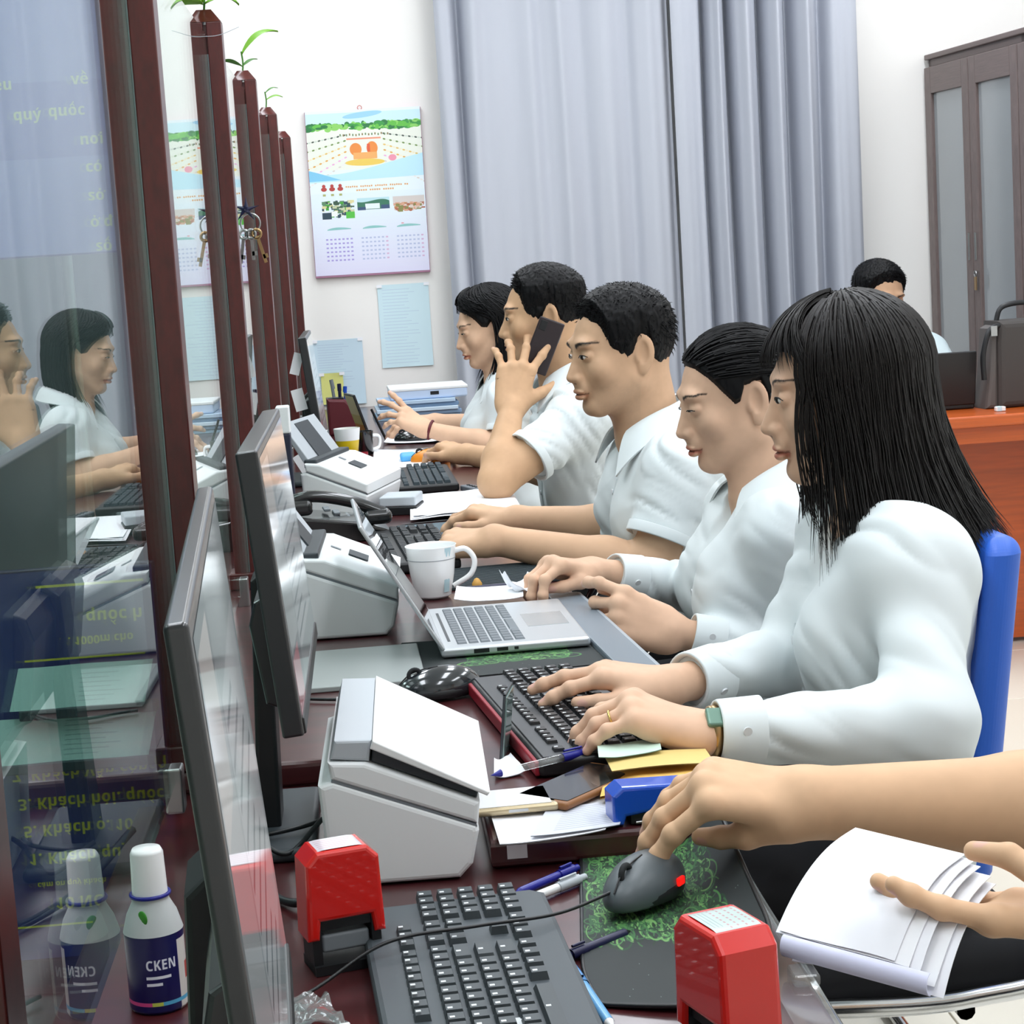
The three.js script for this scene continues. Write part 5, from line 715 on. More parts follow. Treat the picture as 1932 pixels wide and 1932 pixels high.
function person(o) {
  const g = thing('person', o.label, 'person', [0, 0, 0]);
  const hs = o.headScale ?? 1, male = !!o.male, base = skinLin[male ? 'm' : 'f'].map((c, i) => c * (o.tone?.[i] ?? 1));
  // head frame
  const q = new THREE.Quaternion().setFromEuler(new THREE.Euler(o.pitch ?? 0, -Math.PI / 2 + (o.yaw ?? 0), o.tilt ?? 0, 'YXZ')), qi = q.clone().invert(), H = o.head;
  const toL = (x, y, z) => { const v = V(x - H[0], y - H[1], z - H[2]).applyQuaternion(qi); return [v.x / hs, v.y / hs, v.z / hs]; };
  const mI = new THREE.Matrix4().makeRotationFromQuaternion(qi).elements, mF = new THREE.Matrix4().makeRotationFromQuaternion(q).elements;
  const L = (x, y, z) => { x -= H[0]; y -= H[1]; z -= H[2]; return [(mI[0] * x + mI[4] * y + mI[8] * z) / hs, (mI[1] * x + mI[5] * y + mI[9] * z) / hs, (mI[2] * x + mI[6] * y + mI[10] * z) / hs]; };
  const toW = (p) => [H[0] + hs * (mF[0] * p[0] + mF[4] * p[1] + mF[8] * p[2]), H[1] + hs * (mF[1] * p[0] + mF[5] * p[1] + mF[9] * p[2]), H[2] + hs * (mF[2] * p[0] + mF[6] * p[1] + mF[10] * p[2])];
  const fwd = o.front ?? [-1, 0, 0], prims = [];
  const headPrim = { k: 0.02, c: toW([0, 0, 0.005]), R: 0.135 * hs, f: (x, y, z) => { const p = L(x, y, z); return headD(p[0], p[1], p[2], o) * hs; } };
  prims.push(headPrim);
  const nk = o.neckBase, nr = male ? 0.056 : 0.046;
  prims.push(cone(toW([0, -0.045, -0.03]), nk, nr * 0.94 * hs, nr * 1.08, 0.03));
  prims.push(cone(toW([0, -0.08, -0.004]), add3(nk, fwd, 0.022), nr * 0.56, nr * 0.74, 0.03));
  // torso core
  const sL = o.shoulders[0], sR = o.shoulders[1], hip = o.hip, mid = mix3(sL, sR, 0.5), sd = norm3(sub3(sL, sR)), sw = len3(sub3(sL, sR)) / 2;
  const chest = o.chest ?? add3(mix3(mid, hip, 0.28), [-0.02, 0, 0]), waist = o.waist ?? mix3(mid, hip, 0.66);
  const cr = male ? 0.098 : 0.084, wr = male ? 0.097 : 0.078, hr = male ? 0.105 : 0.105;
  const core = (e) => { const P = []; for (const s of [-1, 1]) { P.push(cone(add3(chest, sd, s * sw * 0.44), add3(waist, sd, s * sw * 0.34), cr + e, wr + e, 0.06)); P.push(cone(add3(waist, sd, s * sw * 0.34), add3(hip, sd, s * sw * 0.42), wr + e, hr + e, 0.06)); P.push(cone(add3(nk, [0.0, -0.028, 0]), add3(s > 0 ? sL : sR, [0.005, -0.008, 0]), 0.042 + e, 0.049 + e, 0.05)); P.push(cone(add3(s > 0 ? sL : sR, sd, -s * 0.03), add3(chest, sd, s * sw * 0.5), 0.058 + e, cr * 0.86 + e, 0.06)); if (!male) P.push(ell(add3(add3(chest, [-0.055, -0.03, 0]), sd, s * 0.072), [0.062 + e, 0.066 + e, 0.062 + e], 0.04)); } return P; };
  prims.push(...core(-0.016));
  // arms and hands
  const ar0 = male ? [0.05, 0.041, 0.042, 0.0265] : [0.042, 0.035, 0.036, 0.022], as = o.armScale ?? 1, ar = ar0.map((v) => v * as), boxes = [], nails = [], hands = [];
  o.arms.forEach((a, i) => {
    const S = o.shoulders[i], E = a.elbow, W = a.hand.W, s = a.hand.scale ?? (male ? 1 : 0.92);
    prims.push(cone(S, E, ar[0], ar[1], 0.03)); const bulge = mix3(E, W, 0.28); prims.push(cone(E, bulge, ar[1], ar[2], 0.02)); prims.push(cone(bulge, W, ar[2], ar[3], 0.02)); prims.push(ell(W, [ar[3] * 1.03, ar[3] * 0.95, ar[3] * 1.03], 0.015));
    const hp = handPrims(a.hand, s); a.hand.right = !!a.hand.right; prims.push(...hp.P); nails.push(...hp.nails); hands.push(hp);
    const b = boundsOf(hp.P, 0.012); boxes.push({ ...b, cell: o.handCell ?? 0.0028 });
  });
  // legs
  const legs = (o.knees ?? []).map((k, i) => { const h = add3(hip, sd, (i ? -1 : 1) * sw * 0.42), f = o.feet[i]; return [[h, k, f]]; });
  for (const [[h, k, f]] of legs) { prims.push(cone(h, k, 0.07, 0.045, 0.03)); prims.push(cone(k, add3(f, [0, 0.07, 0]), 0.045, 0.03, 0.03)); }
  const nailAt = (x, y, z, gx, gy, gz) => nails.some(([c, n]) => Math.hypot(x - c[0], y - c[1], z - c[2]) < 0.0062 && gx * n[0] + gy * n[1] + gz * n[2] > 0.55);
  const lip = o.lip ?? (male ? [0.86, 0.68, 0.66] : [0.74, 0.42, 0.42]);
  const color = (x, y, z, gx, gy, gz) => {
    let c = base.slice(); const n = 1 + 0.05 * noise3(x * 45, y * 45, z * 45) + 0.03 * noise3(x * 160, y * 160, z * 160); c = c.map((v) => v * n);
    const p = L(x, y, z);
    if (Math.abs(p[0]) < 0.1 && p[1] > -0.14 && p[1] < 0.13 && p[2] > -0.12 && p[2] < 0.13) {
      const ax = Math.abs(p[0]), lipE = Math.hypot(p[0] / 0.0225, (p[1] + 0.0715) / 0.0105);
      if (lipE < 1 && p[2] > 0.082) { const k = Math.min(1, (1 - lipE) * 4); c = c.map((v, i) => v * (1 + (lip[i] - 1) * k)); if (Math.abs(p[1] + 0.0716) < 0.0014) c = c.map((v) => v * 0.5); }
      const bt = (ax - 0.014) / 0.04; if (bt > 0 && bt < 1 && p[2] > 0.04) { const by = 0.0155 + 0.0075 * Math.sin(bt * 2.2) - 0.002 * bt, th = (male ? 0.0056 : 0.0038) * (1 - 0.6 * bt); const k = Math.max(0, 1 - Math.abs(p[1] - by) / th); if (k > 0) { const w = Math.min(1, k * 2.2); c = c.map((v, i) => v * (1 - w) + [0.02, 0.016, 0.014][i] * w); } }
      const nost = Math.hypot((ax - 0.0075) / 0.0048, (p[1] + 0.0505) / 0.0026, (p[2] - 0.097) / 0.007); if (nost < 1) c = c.map((v) => v * 0.45);
      if (male && p[1] < -0.045 && p[2] > 0.0 && lipE > 1.1) { const sh = Math.min(1, (-0.045 - p[1]) / 0.02) * 0.1 * (0.6 + 0.4 * noise3(p[0] * 900, p[1] * 900, p[2] * 900)); c = [c[0] * (1 - sh), c[1] * (1 - sh * 0.8), c[2] * (1 - sh * 0.6)]; }
    } else if (nailAt(x, y, z, gx, gy, gz)) c = [0.72, 0.42, 0.36].map((v, i) => v * 0.7 + base[i] * 0.3);
    return c;
  };
  const out = newOut();
  const hb = { lo: add3(headPrim.c, [-0.135, -0.14, -0.135].map((v) => v * hs)), hi: add3(headPrim.c, [0.135, 0.145, 0.135].map((v) => v * hs)), cell: o.headCell ?? 0.003 };
  const fine = [hb, ...boxes];
  for (let i = 0; i < fine.length; i++) netMesh(prims, { ...fine[i], color, out, exclude: fine.slice(0, i) });
  const all = boundsOf(prims, 0.02); netMesh(prims, { ...all, cell: o.bodyCell ?? 0.009, color, out, exclude: fine.map((b) => ({ lo: add3(b.lo, [0.011, 0.011, 0.011]), hi: add3(b.hi, [-0.011, -0.011, -0.011]) })) });
  const body = mesh('body', outGeo(out), mat.skin, g);
  // eyes
  if (o.eyes !== false) for (const s of [-1, 1]) {
    let z = 0.11; while (headD(s * 0.032, -0.0035, z, o) > 0 && z > 0.05) z -= 0.0004; const e = new THREE.Group();
    const eye = mesh('eye', (() => { const gg = new THREE.SphereGeometry(1, 16, 12).scale(0.0118, o.eyeOpen ?? 0.0042, 0.004); return gg; })(), mat.sclera, g), c = toW([s * 0.032, -0.0035, z - 0.0018]);
    eye.position.set(...c); eye.quaternion.copy(q); eye.rotateY(s * 0.32); eye.scale.setScalar(hs);
    mesh('iris', new THREE.SphereGeometry(1, 14, 10).scale(0.0052, Math.min(0.005, (o.eyeOpen ?? 0.0042) * 1.05), 0.0028).translate(-s * 0.0015, -0.0002, 0.0022), mat.iris, eye);
    mesh('eyelash', tube([[-0.0125, -0.0006, 0.0012], [-0.006, 0.0035 * (o.eyeOpen ?? 0.0042) / 0.0042, 0.0036], [0.004, 0.0036 * (o.eyeOpen ?? 0.0042) / 0.0042, 0.0036], [0.0135 , -0.0002, 0.001]].map(([a, b, d]) => [a * s, b, d]), 0.0009, 16, 5), mat.lash, eye);
  }
  // shirt
  const fold = (amp) => (x, y, z) => { const w = noise3(x * 5 + 3, y * 5, z * 5 + o.seed) * 1.6; const a = noise3((x * 0.6 + y * 0.8) * 34 + w * 2, (x * 0.8 - y * 0.6) * 8 + o.seed, z * 9 + w), b = noise3((x - z) * 14 + o.seed, (y + x * 0.5) * 26 + w, z * 12); const rg = 1 - 2.2 * Math.sqrt(a * a + 0.006), c2 = noise3((x * 0.75 + y * 0.65 + z * 0.2) * 24 + w, (x - y) * 5 + o.seed * 3, z * 7), r2 = 1 - 2.4 * Math.sqrt(c2 * c2 + 0.006), msk = 0.5 + 0.5 * noise3(x * 7 + o.seed, y * 7, z * 7 + 2); return amp * (0.0054 * rg * msk + 0.0048 * r2 * (1 - msk) + 0.0012 * b + 0.0016 * noise3((x * 0.5 - y * 0.8) * 11 + o.seed, (x + y) * 4, z * 6)); };
  const shirtP = core(0.009), cuts = [];
  o.arms.forEach((a, i) => {
    const S = o.shoulders[i], E = a.elbow, W = a.hand.W, r = ar, Ls = a.sleeve ?? 'short';
    const clipCone = (A, B, ra, rb, k) => { const n = norm3(sub3(B, A)); const c = cone(A, add3(B, n, 0.05), ra, rb + (rb - ra) * 0.05 / len3(sub3(B, A)), k); const f0 = c.f; c.f = (x, y, z) => smax(f0(x, y, z), (x - B[0]) * n[0] + (y - B[1]) * n[1] + (z - B[2]) * n[2], 0.006); return c; };
    if (Ls === 'short') { const end = mix3(S, E, a.sleeveEnd ?? 0.72); shirtP.push(clipCone(S, end, r[0] + 0.012, r[1] + (male ? 0.02 : 0.014), 0.04)); }
    else { const end = mix3(E, W, a.sleeveEnd ?? 0.9); shirtP.push(cone(S, E, r[0] + 0.012, r[1] + 0.014, 0.035)); shirtP.push(ell(E, [r[1] + 0.026, r[1] + 0.026, r[1] + 0.026], 0.03)); shirtP.push(clipCone(E, end, r[1] + 0.017, r[3] + 0.012, 0.02)); }
  });
  // neck opening and V at the front
  const fdir = o.front ?? norm3(cross3(sd, [0, 1, 0]).map((v) => v)), fr = fdir[0] > 0 && !o.front ? fdir.map((v) => -v) : fdir;
  cuts.push({ ...cone(add3(nk, [0, 0.0, 0]), add3(nk, [0, 0.12, 0]), nr + 0.012, nr + 0.03, 0.01), k: 0.006 });
  const vA = add3(nk, fr, 0.05), vB = add3(add3(nk, fr, o.vdeep ?? 0.12), [0, -(o.vneck ?? 0.09), 0]);
  cuts.push({ ...cone(vA, vB, 0.046, 0.012, 0.01), k: 0.006 });
  const so = newOut(), sb = boundsOf(shirtP, 0.02); sb.lo[1] = Math.max(sb.lo[1], hip[1] - 0.1);
  netMesh(shirtP, { ...sb, cell: o.shirtCell ?? 0.007, cuts, disp: fold(o.fold ?? 1), out: so });
  const shirt = mesh('shirt', outGeo(so), o.shirtMat ?? mat.shirt, g);
  // skin under the opening: chest wedge belongs to the body mesh already; collar flaps
  const cf = field(core(0.009), [], sb.lo, sb.hi, null);
  o.arms.forEach((a, i) => { // cuffs and sleeve hems
    const S = o.shoulders[i], E = a.elbow, W = a.hand.W, long = (a.sleeve ?? 'short') !== 'short', A0 = long ? E : S, B0 = long ? W : E, e = a.sleeveEnd ?? (long ? 0.9 : 0.72), L = len3(sub3(B0, A0)), w = long ? 0.05 : 0.02, r1 = long ? ar[3] + 0.0135 : ar[1] + (male ? 0.0225 : 0.0165), r0 = r1 + (long ? 0.004 : 0.001), en = mix3(A0, B0, e + 0.004 / L), dir = norm3(sub3(B0, A0));
    const prof = [[r0 - 0.004, -w], [r0 + 0.0006, -w + 0.0015], [r1 + 0.001, -0.0015], [r1, 0.001], [r1 - 0.004, 0.0005], [r1 - 0.006, -0.02]];
    const cu = mesh(long ? 'cuff' : 'sleeve_hem', lathe(prof, 40), o.shirtMat ?? mat.shirt, shirt); cu.position.set(...en); cu.quaternion.setFromUnitVectors(V(0, 1, 0), V(...dir));
    if (long) mesh('cuff_button', new THREE.CylinderGeometry(0.005, 0.005, 0.002, 12).rotateX(Math.PI / 2).translate(0.012, -w / 2, r1 + 0.0012), mat.button, cu);
  });
  for (const s of [-1, 1]) {
    const up = [0, 1, 0], lat = norm3(cross3(up, fr)), cl = sheet2((u, v) => {
      const a = u * 2.3, tip = Math.max(0, u - 0.6) / 0.4, rr = nr + 0.010 + 0.002 * u, back = [-fr[0], 0, -fr[2]]; const dir = [0, 1, 2].map((i) => back[i] * Math.cos(a) + lat[i] * Math.sin(a) * s);
      const top = add3(add3(nk, dir, rr + 0.004), [0, (o.collarTop ?? 0.07) - 0.052 * u * u, 0]); const low0 = add3(add3(nk, dir, rr + (o.collarFall ?? 0.05) + 0.018 * u), [0, (o.collarTop ?? 0.07) - 0.036 - 0.042 * u * u - 0.052 * tip * tip, 0]);
      const low = add3(low0, lat, s * 0.022 * tip); const m = mix3(top, low, v); return add3(m, [dir[0] * 0.6, 0.8, dir[2] * 0.6], 0.014 * Math.sin(Math.PI * Math.pow(v, 0.7)));
    }, 20, 8, 0.0035);
    mesh('collar', cl, o.shirtMat ?? mat.shirt, shirt);
  }
  // button line
  const march = (P0, D) => { let t = 0; for (let i = 0; i < 60; i++) { const d = cf(P0[0] + D[0] * t, P0[1] + D[1] * t, P0[2] + D[2] * t); if (d < 0.0008) break; t += d * 0.8; if (t > 0.5) return null; } return add3(P0, D, t); };
  const line = []; for (let i = 0; i <= 10; i++) { const c = mix3(add3(nk, [0, -(o.vneck ?? 0.09) - 0.01, 0]), add3(hip, [0, 0.06, 0]), i / 10); const h = march(add3(c, fr, 0.3), fr.map((v) => -v)); if (h) line.push(h); }
  if (line.length > 4) { mesh('placket', tube(line.map((p) => add3(p, fr, 0.001)), 0.0028, 40, 6), o.shirtMat ?? mat.shirt, shirt); for (const i of [1, 3, 5, 7]) if (line[i]) mesh('button', new THREE.CylinderGeometry(0.0055, 0.0055, 0.002, 14).applyQuaternion(new THREE.Quaternion().setFromUnitVectors(V(0, 1, 0), V(...fr))).translate(...add3(line[i], fr, 0.0045)), mat.button, shirt); }
  // trousers, shoes
  if (legs.length) {
    const tp = []; for (const s of [-1, 1]) tp.push(cone(add3(add3(hip, sd, s * sw * 0.42), [0, -0.03, 0]), add3(add3(hip, sd, s * sw * 0.38), [0, 0.03, 0]), hr + 0.002, hr - 0.012, 0.06));
    for (const [[h, k, f]] of legs) { tp.push(cone(add3(h, [0, -0.02, 0]), k, 0.092, 0.062, 0.04)); tp.push(cone(k, add3(f, [0, 0.08, 0]), 0.062, 0.05, 0.03)); }
    const to = newOut(); netMesh(tp, { ...boundsOf(tp), cell: 0.014, disp: fold(1.2), out: to }); mesh('trousers', outGeo(to), mat.trousers, g);
    for (const [[h, k, f]] of legs) { const d = norm3([f[0] - hip[0], 0, f[2] - hip[2]]); const sp = [cone(f, add3(f, d, 0.15), 0.042, 0.036, 0.02), cone(add3(f, [0, 0.05, 0]), f, 0.045, 0.045, 0.02)]; const oo = newOut(); netMesh(sp, { ...boundsOf(sp), cell: 0.01, out: oo, cuts: [{ k: 0.004, c: add3(f, [0, -0.15, 0]), R: 0.4, f: (x, y, z) => y - 0.004 }] }); mesh('shoe', outGeo(oo), mat.shoe, g); }
  }
  return { g, body, shirt, hands, toW, L, q, H, hs, prims };
}
// ---- hair
function strand(pts, r0, r1, sides = 4) { // tapered tube through world points
  const n = pts.length, pos = [], nor = [], idx = []; let ref = [0.3, 0.9, 0.2];
  for (let i = 0; i < n; i++) { const d = norm3(sub3(pts[Math.min(n - 1, i + 1)], pts[Math.max(0, i - 1)])); const a = norm3(cross3(d, ref)), b = cross3(d, a); const t = i / (n - 1), r = (r0 + (r1 - r0) * t) * (t > 0.85 ? Math.max(0.12, (1 - t) / 0.15) : 1); for (let k = 0; k < sides; k++) { const w = k / sides * Math.PI * 2, c = Math.cos(w), s = Math.sin(w); const nn = [0, 1, 2].map((q) => a[q] * c + b[q] * s); pos.push(...add3(pts[i], nn, r)); nor.push(...nn); } }
  for (let i = 0; i < n - 1; i++) for (let k = 0; k < sides; k++) { const k2 = (k + 1) % sides, a = i * sides + k, b = i * sides + k2, c = a + sides, d = b + sides; idx.push(a, b, d, a, d, c); }
  return { pos, nor, idx };
}
function strandGeo(list) { const pos = [], nor = [], idx = []; for (const s of list) { const o = pos.length / 3; for (const v of s.pos) pos.push(v); for (const v of s.nor) nor.push(v); for (const i of s.idx) idx.push(i + o); } const g = new THREE.BufferGeometry(); g.setAttribute('position', new THREE.Float32BufferAttribute(pos, 3)); g.setAttribute('normal', new THREE.Float32BufferAttribute(nor, 3)); g.setIndex(idx); return g; }
const SC = [0, 0.023, -0.007], SR = [0.079, 0.0845, 0.0945];             // scalp ellipsoid
const onScalp = (az, elv, off) => { const c = Math.cos(elv); const d = [Math.sin(az) * c, Math.sin(elv), Math.cos(az) * c]; return [SC[0] + d[0] * (SR[0] + off), SC[1] + d[1] * (SR[1] + off), SC[2] + d[2] * (SR[2] + off)]; };
// cap: hair volume hugging the scalp inside the hairline; zone(x,y,z) > 0 inside (metres), thick(x,y,z)
function hairCap(p, zone, thick, m, cell = 0.0035, grain = 0.0016, taper = 0.9) {
  const f = (x, y, z) => { const l = p.L(x, y, z); let d = ellD(l[0], l[1], l[2], SC[0], SC[1] - 0.002, SC[2] + 0.002, SR[0] - 0.004, SR[1] - 0.004, SR[2] - 0.004); d = smin(d, ellD(l[0], l[1], l[2], 0, -0.034, 0.02, 0.062, 0.079, 0.062), 0.03); const zz = zone(l[0], l[1], l[2]); const t = Math.max(-0.02, Math.min(thick(l[0], l[1], l[2]), zz > 0 ? zz * taper + 0.0006 : zz * 0.9)); return (d - t + grain * noise3(l[0] * 260, l[1] * 90, l[2] * 200)) * p.hs; };
  const pr = [{ k: 0, c: p.H, R: 0.17, f }], out = newOut(); netMesh(pr, { lo: add3(p.H, [-0.15, -0.16, -0.15]), hi: add3(p.H, [0.15, 0.16, 0.15]), cell, out }); return outGeo(out);
}
// ---------------------------------------------------------------- the people
const lerpT = (tab, x) => { if (x >= tab[0][0]) return tab[0][1]; for (let i = 1; i < tab.length; i++) if (x >= tab[i][0]) { const [a, b] = tab[i - 1], [c, d] = tab[i]; return d + (b - d) * (x - c) / (a - c); } return tab[tab.length - 1][1]; };
const J = (s) => (rnd() - 0.5) * 2 * s;
const RAD = Math.PI / 180;
const FLAT = { curl: [[0.5, 0.4, 0.25], [0.5, 0.4, 0.25], [0.5, 0.42, 0.25], [0.5, 0.42, 0.25]] };
const sit = (x, z, w = 0.1) => ({ knees: [[x, 0.56, z + w], [x, 0.56, z - w]], feet: [[x + 0.02, 0.042, z + w], [x + 0.02, 0.042, z - w]] });

// 1 ---- nearest woman, long straight hair
{
  const W = person({ label: 'woman in white long-sleeved shirt with long dark hair, nearest, typing', seed: 1, head: [0.59, 1.131, -2.4], headScale: 0.98, yaw: -0.12, pitch: 0.08, headCell: 0.0024, handCell: 0.0022, bodyCell: 0.008, shirtCell: 0.005,
    neckBase: [0.622, 0.968, -2.39], shoulders: [[0.626, 0.925, -2.235], [0.622, 0.925, -2.54]], hip: [0.61, 0.575, -2.385], chest: [0.618, 0.845, -2.39], waist: [0.618, 0.70, -2.385], fold: 1.15, vneck: 0.12, vdeep: 0.15, collarTop: 0.042, collarFall: 0.024,
    arms: [{ sleeve: 'long', sleeveEnd: 0.92, elbow: [0.594, 0.765, -2.115], hand: { W: [0.338, 0.784, -2.095], K: [0.272, 0.812, -2.11], N: [0.35, 0.93, 0.16], curl: [[0.75, 0.42, 0.25], [0.78, 0.42, 0.25], [0.75, 0.5, 0.28], [0.62, 0.42, 0.25]] } },
      { sleeve: 'long', sleeveEnd: 0.88, elbow: [0.56, 0.78, -2.47], hand: { right: true, W: [0.338, 0.79, -2.31], K: [0.252, 0.808, -2.325], N: [0.15, 0.95, 0.1], curl: [[0.42, 0.22, 0.12], [0.3, 0.22, 0.1], [0.45, 0.5, 0.3], [0.5, 0.5, 0.3]], thumb: [[0.02, 0.022, -0.008], [0.054, 0.042, -0.016], [0.09, 0.046, -0.024], [0.118, 0.045, -0.03]] } }],
    ...sit(0.22, -2.38) });
  const hair = mesh('hair', hairCap(W, (x, y, z) => (y > 0.055 ? 0.03 : Math.min(0.03, 0.042 - z + Math.max(0, y) * 0.5)) + Math.min(0, (y + 0.1) * 0.6), () => 0.01, mat.hairBrown), mat.hairBrown, W.g);
  const S = [];
  for (let i = 0; i < 2300; i++) {
    const side = i % 2 ? 1 : -1, a = (50 + Math.pow(rnd(), 0.8) * 130) * RAD * side, off = 0.005 + 0.01 * rnd(), e0 = (35 + rnd() * 50) * RAD, pts = [], end = -0.17 - 0.065 * rnd() - 0.035 * Math.max(0, -Math.cos(a)) - (Math.abs(Math.sin(a)) > 0.8 && Math.cos(a) < 0.1 ? 0.02 : 0), tw = J(0.12);
    for (let k = 0; k < 8; k++) { const e = e0 + (-8 * RAD - e0) * k / 7; pts.push(onScalp(a + tw * k / 8, e, off)); }
    const b = pts[7], out = [Math.sin(a), 0, Math.cos(a)]; const flare = 0.022 + 0.026 * rnd() + 0.034 * Math.max(0, Math.min(1, 0.35 - Math.cos(a)));
    for (let k = 1; k <= 8; k++) { const t = k / 8; pts.push([b[0] * (1 + 0.08 * t) + out[0] * flare * t * t + J(0.0015), b[1] + (end - b[1]) * t, b[2] + out[2] * flare * t * t - 0.012 * t * (Math.cos(a) > 0 ? 1 : -0.6) + J(0.0015)]); }
    S.push(strand(pts.map(W.toW), 0.0020, 0.0007, 3));
  }
  for (let i = 0; i < 230; i++) { // fringe
    const a = J(52) * RAD, off = 0.009 + 0.009 * rnd(), e0 = (60 + rnd() * 25) * RAD, e1 = (4 + 14 * rnd()) * RAD, pts = []; for (let k = 0; k < 10; k++) { const t = k / 9; pts.push(onScalp(a * (0.5 + 0.5 * t) + 0.12 * t, e0 + (e1 - e0) * t, off + 0.004 * t)); } S.push(strand(pts.map(W.toW), 0.0015, 0.0004, 3));
  }
  for (let i = 0; i < 46; i++) { // loose locks before the ear and on the shoulder
    const a = (44 + 14 * rnd()) * RAD * (i % 3 ? 1 : -1), pts = []; for (let k = 0; k < 8; k++) pts.push(onScalp(a, (70 - 78 * k / 7) * RAD, 0.012)); const b = pts[7], end = -0.1 - 0.13 * rnd(); for (let k = 1; k <= 7; k++) { const t = k / 7; pts.push([b[0] * (1 - 0.1 * t), b[1] + (end - b[1]) * t, b[2] - 0.012 * t * t + 0.012 * Math.sin(t * 3)]); } S.push(strand(pts.map(W.toW), 0.0016, 0.0004));
  }
  mesh('hair_strands', strandGeo(S), mat.hairBrown, hair).userData.kind = 'stuff';
  const h = W.hands[0].fingers; const rp = mix3(h.mcp[2], h.pips[2], 0.58);
  const ring = mesh('finger_ring', new THREE.TorusGeometry(0.0091, 0.0013, 8, 28), M(0xd8bf74, 0.2, { metalness: 1 }), W.g); ring.position.set(...rp); ring.quaternion.setFromUnitVectors(V(0, 0, 1), V(...norm3(sub3(h.pips[2], h.mcp[2]))));
  const wq = new THREE.Quaternion().setFromUnitVectors(V(0, 0, 1), V(...norm3(sub3([0.338, 0.784, -2.095], [0.594, 0.765, -2.115])))), watch = mesh('wristwatch', new THREE.TorusGeometry(0.0255, 0.0045, 8, 30).scale(1, 1, 1.6), mat.brass, W.g); watch.position.set(0.3505, 0.7835, -2.096); watch.quaternion.copy(wq);
  mesh('dial', rbox(0.024, 0.008, 0.026, 0.003, 0, 0.0275, 0), M(0x6e8f80, 0.25, { metalness: 0.3 }), watch); watch.rotateZ(-0.8);
}
// 2 ---- woman with hair tied back, looking down
const slick = [[0.1, 0.082], [0.085, 0.076], [0.066, 0.06], [0.05, 0.036], [0.036, 0.012], [0.024, -0.006], [0.016, -0.004], [0.004, 0.02], [-0.024, 0.022], [-0.036, -0.03], [-0.06, -0.078], [-0.12, -0.08]];
{
  const W = person({ label: 'woman in white shirt with dark hair tied back, looking down at her hands', seed: 2, head: [0.583, 1.072, -3.1], headScale: 0.97, yaw: 0.09, pitch: 0.18, eyeOpen: 0.0016, headCell: 0.0026, handCell: 0.0026, bodyCell: 0.009, shirtCell: 0.006,
    neckBase: [0.622, 0.912, -3.09], shoulders: [[0.622, 0.862, -2.945], [0.615, 0.862, -3.24]], hip: [0.64, 0.575, -3.08], chest: [0.605, 0.785, -3.09], waist: [0.62, 0.67, -3.085], fold: 1.1, vneck: 0.13, vdeep: 0.16,
    arms: [{ sleeve: 'long', sleeveEnd: 0.84, elbow: [0.645, 0.66, -2.95], hand: { W: [0.437, 0.724, -2.95], K: [0.345, 0.773, -2.95], N: [0.12, 0.42, 0.9], scale: 1.0, curl: [[0.35, 0.75, 0.4], [0.95, 1.25, 0.6], [1.05, 1.3, 0.6], [1.1, 1.3, 0.6]], thumb: [[0.02, 0.02, -0.01], [0.056, 0.034, -0.026], [0.092, 0.036, -0.032], [0.12, 0.03, -0.034]] } },
      { sleeve: 'long', sleeveEnd: 0.82, elbow: [0.57, 0.72, -3.28], hand: { right: true, W: [0.342, 0.79, -3.17], K: [0.276, 0.812, -3.13], N: [-0.1, 0.9, 0.1], curl: [[0.7, 0.9, 0.4], [0.8, 0.8, 0.5], [0.8, 0.9, 0.5], [0.8, 0.9, 0.5]], thumb: [[0.02, 0.022, -0.008], [0.05, 0.038, -0.02], [0.082, 0.03, -0.034], [0.104, 0.018, -0.042]] } }],
    ...sit(0.23, -3.08) });
  const hair = mesh('hair', hairCap(W, (x, y, z) => y - lerpT(slick, z), (x, y, z) => 0.0085, mat.hair, 0.003, 0.0008), mat.hair, W.g); const S = [];
  for (let i = 0; i < 620; i++) { // combed back to the tie
    const side = i % 2 ? 1 : -1; let a, tries = 0; do { const az = rnd() * 120 * RAD, el = (-20 + 95 * rnd()) * RAD; a = [Math.sin(az) * Math.cos(el) * side, Math.sin(el), Math.cos(az) * Math.cos(el)]; } while (++tries < 40 && SC[1] + a[1] * SR[1] < Math.max(SC[2] + a[2] * SR[2] > -0.03 ? 0.034 : -1, lerpT(slick, SC[2] + a[2] * SR[2]) + 0.008)); if (tries >= 40) continue;
    const b = norm3([side * 0.06, -0.15, -1]), pts = [], off = 0.0045 + 0.004 * rnd();
    for (let k = 0; k < 11; k++) { const t = k / 10, d = norm3(mix3(a, b, t)); pts.push([SC[0] + d[0] * (SR[0] + off), SC[1] + d[1] * (SR[1] + off), SC[2] + d[2] * (SR[2] + off)]); } S.push(strand(pts.map(W.toW), 0.0017, 0.0014));
  }
  for (let i = 0; i < 260; i++) { const a = rnd() * 6.28, r = 0.014 * Math.sqrt(rnd()), pts = [], L = 0.1 + 0.08 * rnd(); for (let k = 0; k < 8; k++) { const t = k / 7; pts.push([r * Math.cos(a) * (1 + t), 0.015 - L * t * t - 0.03 * t + r * Math.sin(a), -0.112 - 0.035 * Math.sin(t * 2.2) + J(0.002)]); } S.push(strand(pts.map(W.toW), 0.0024, 0.0007)); }
  mesh('hair_strands', strandGeo(S), mat.hair, hair).userData.kind = 'stuff';
  const tie = mesh('hair_tie', new THREE.TorusGeometry(0.016, 0.005, 8, 20), mat.black, W.g); tie.position.set(...W.toW([0, 0.014, -0.118])); tie.quaternion.copy(W.q);
}
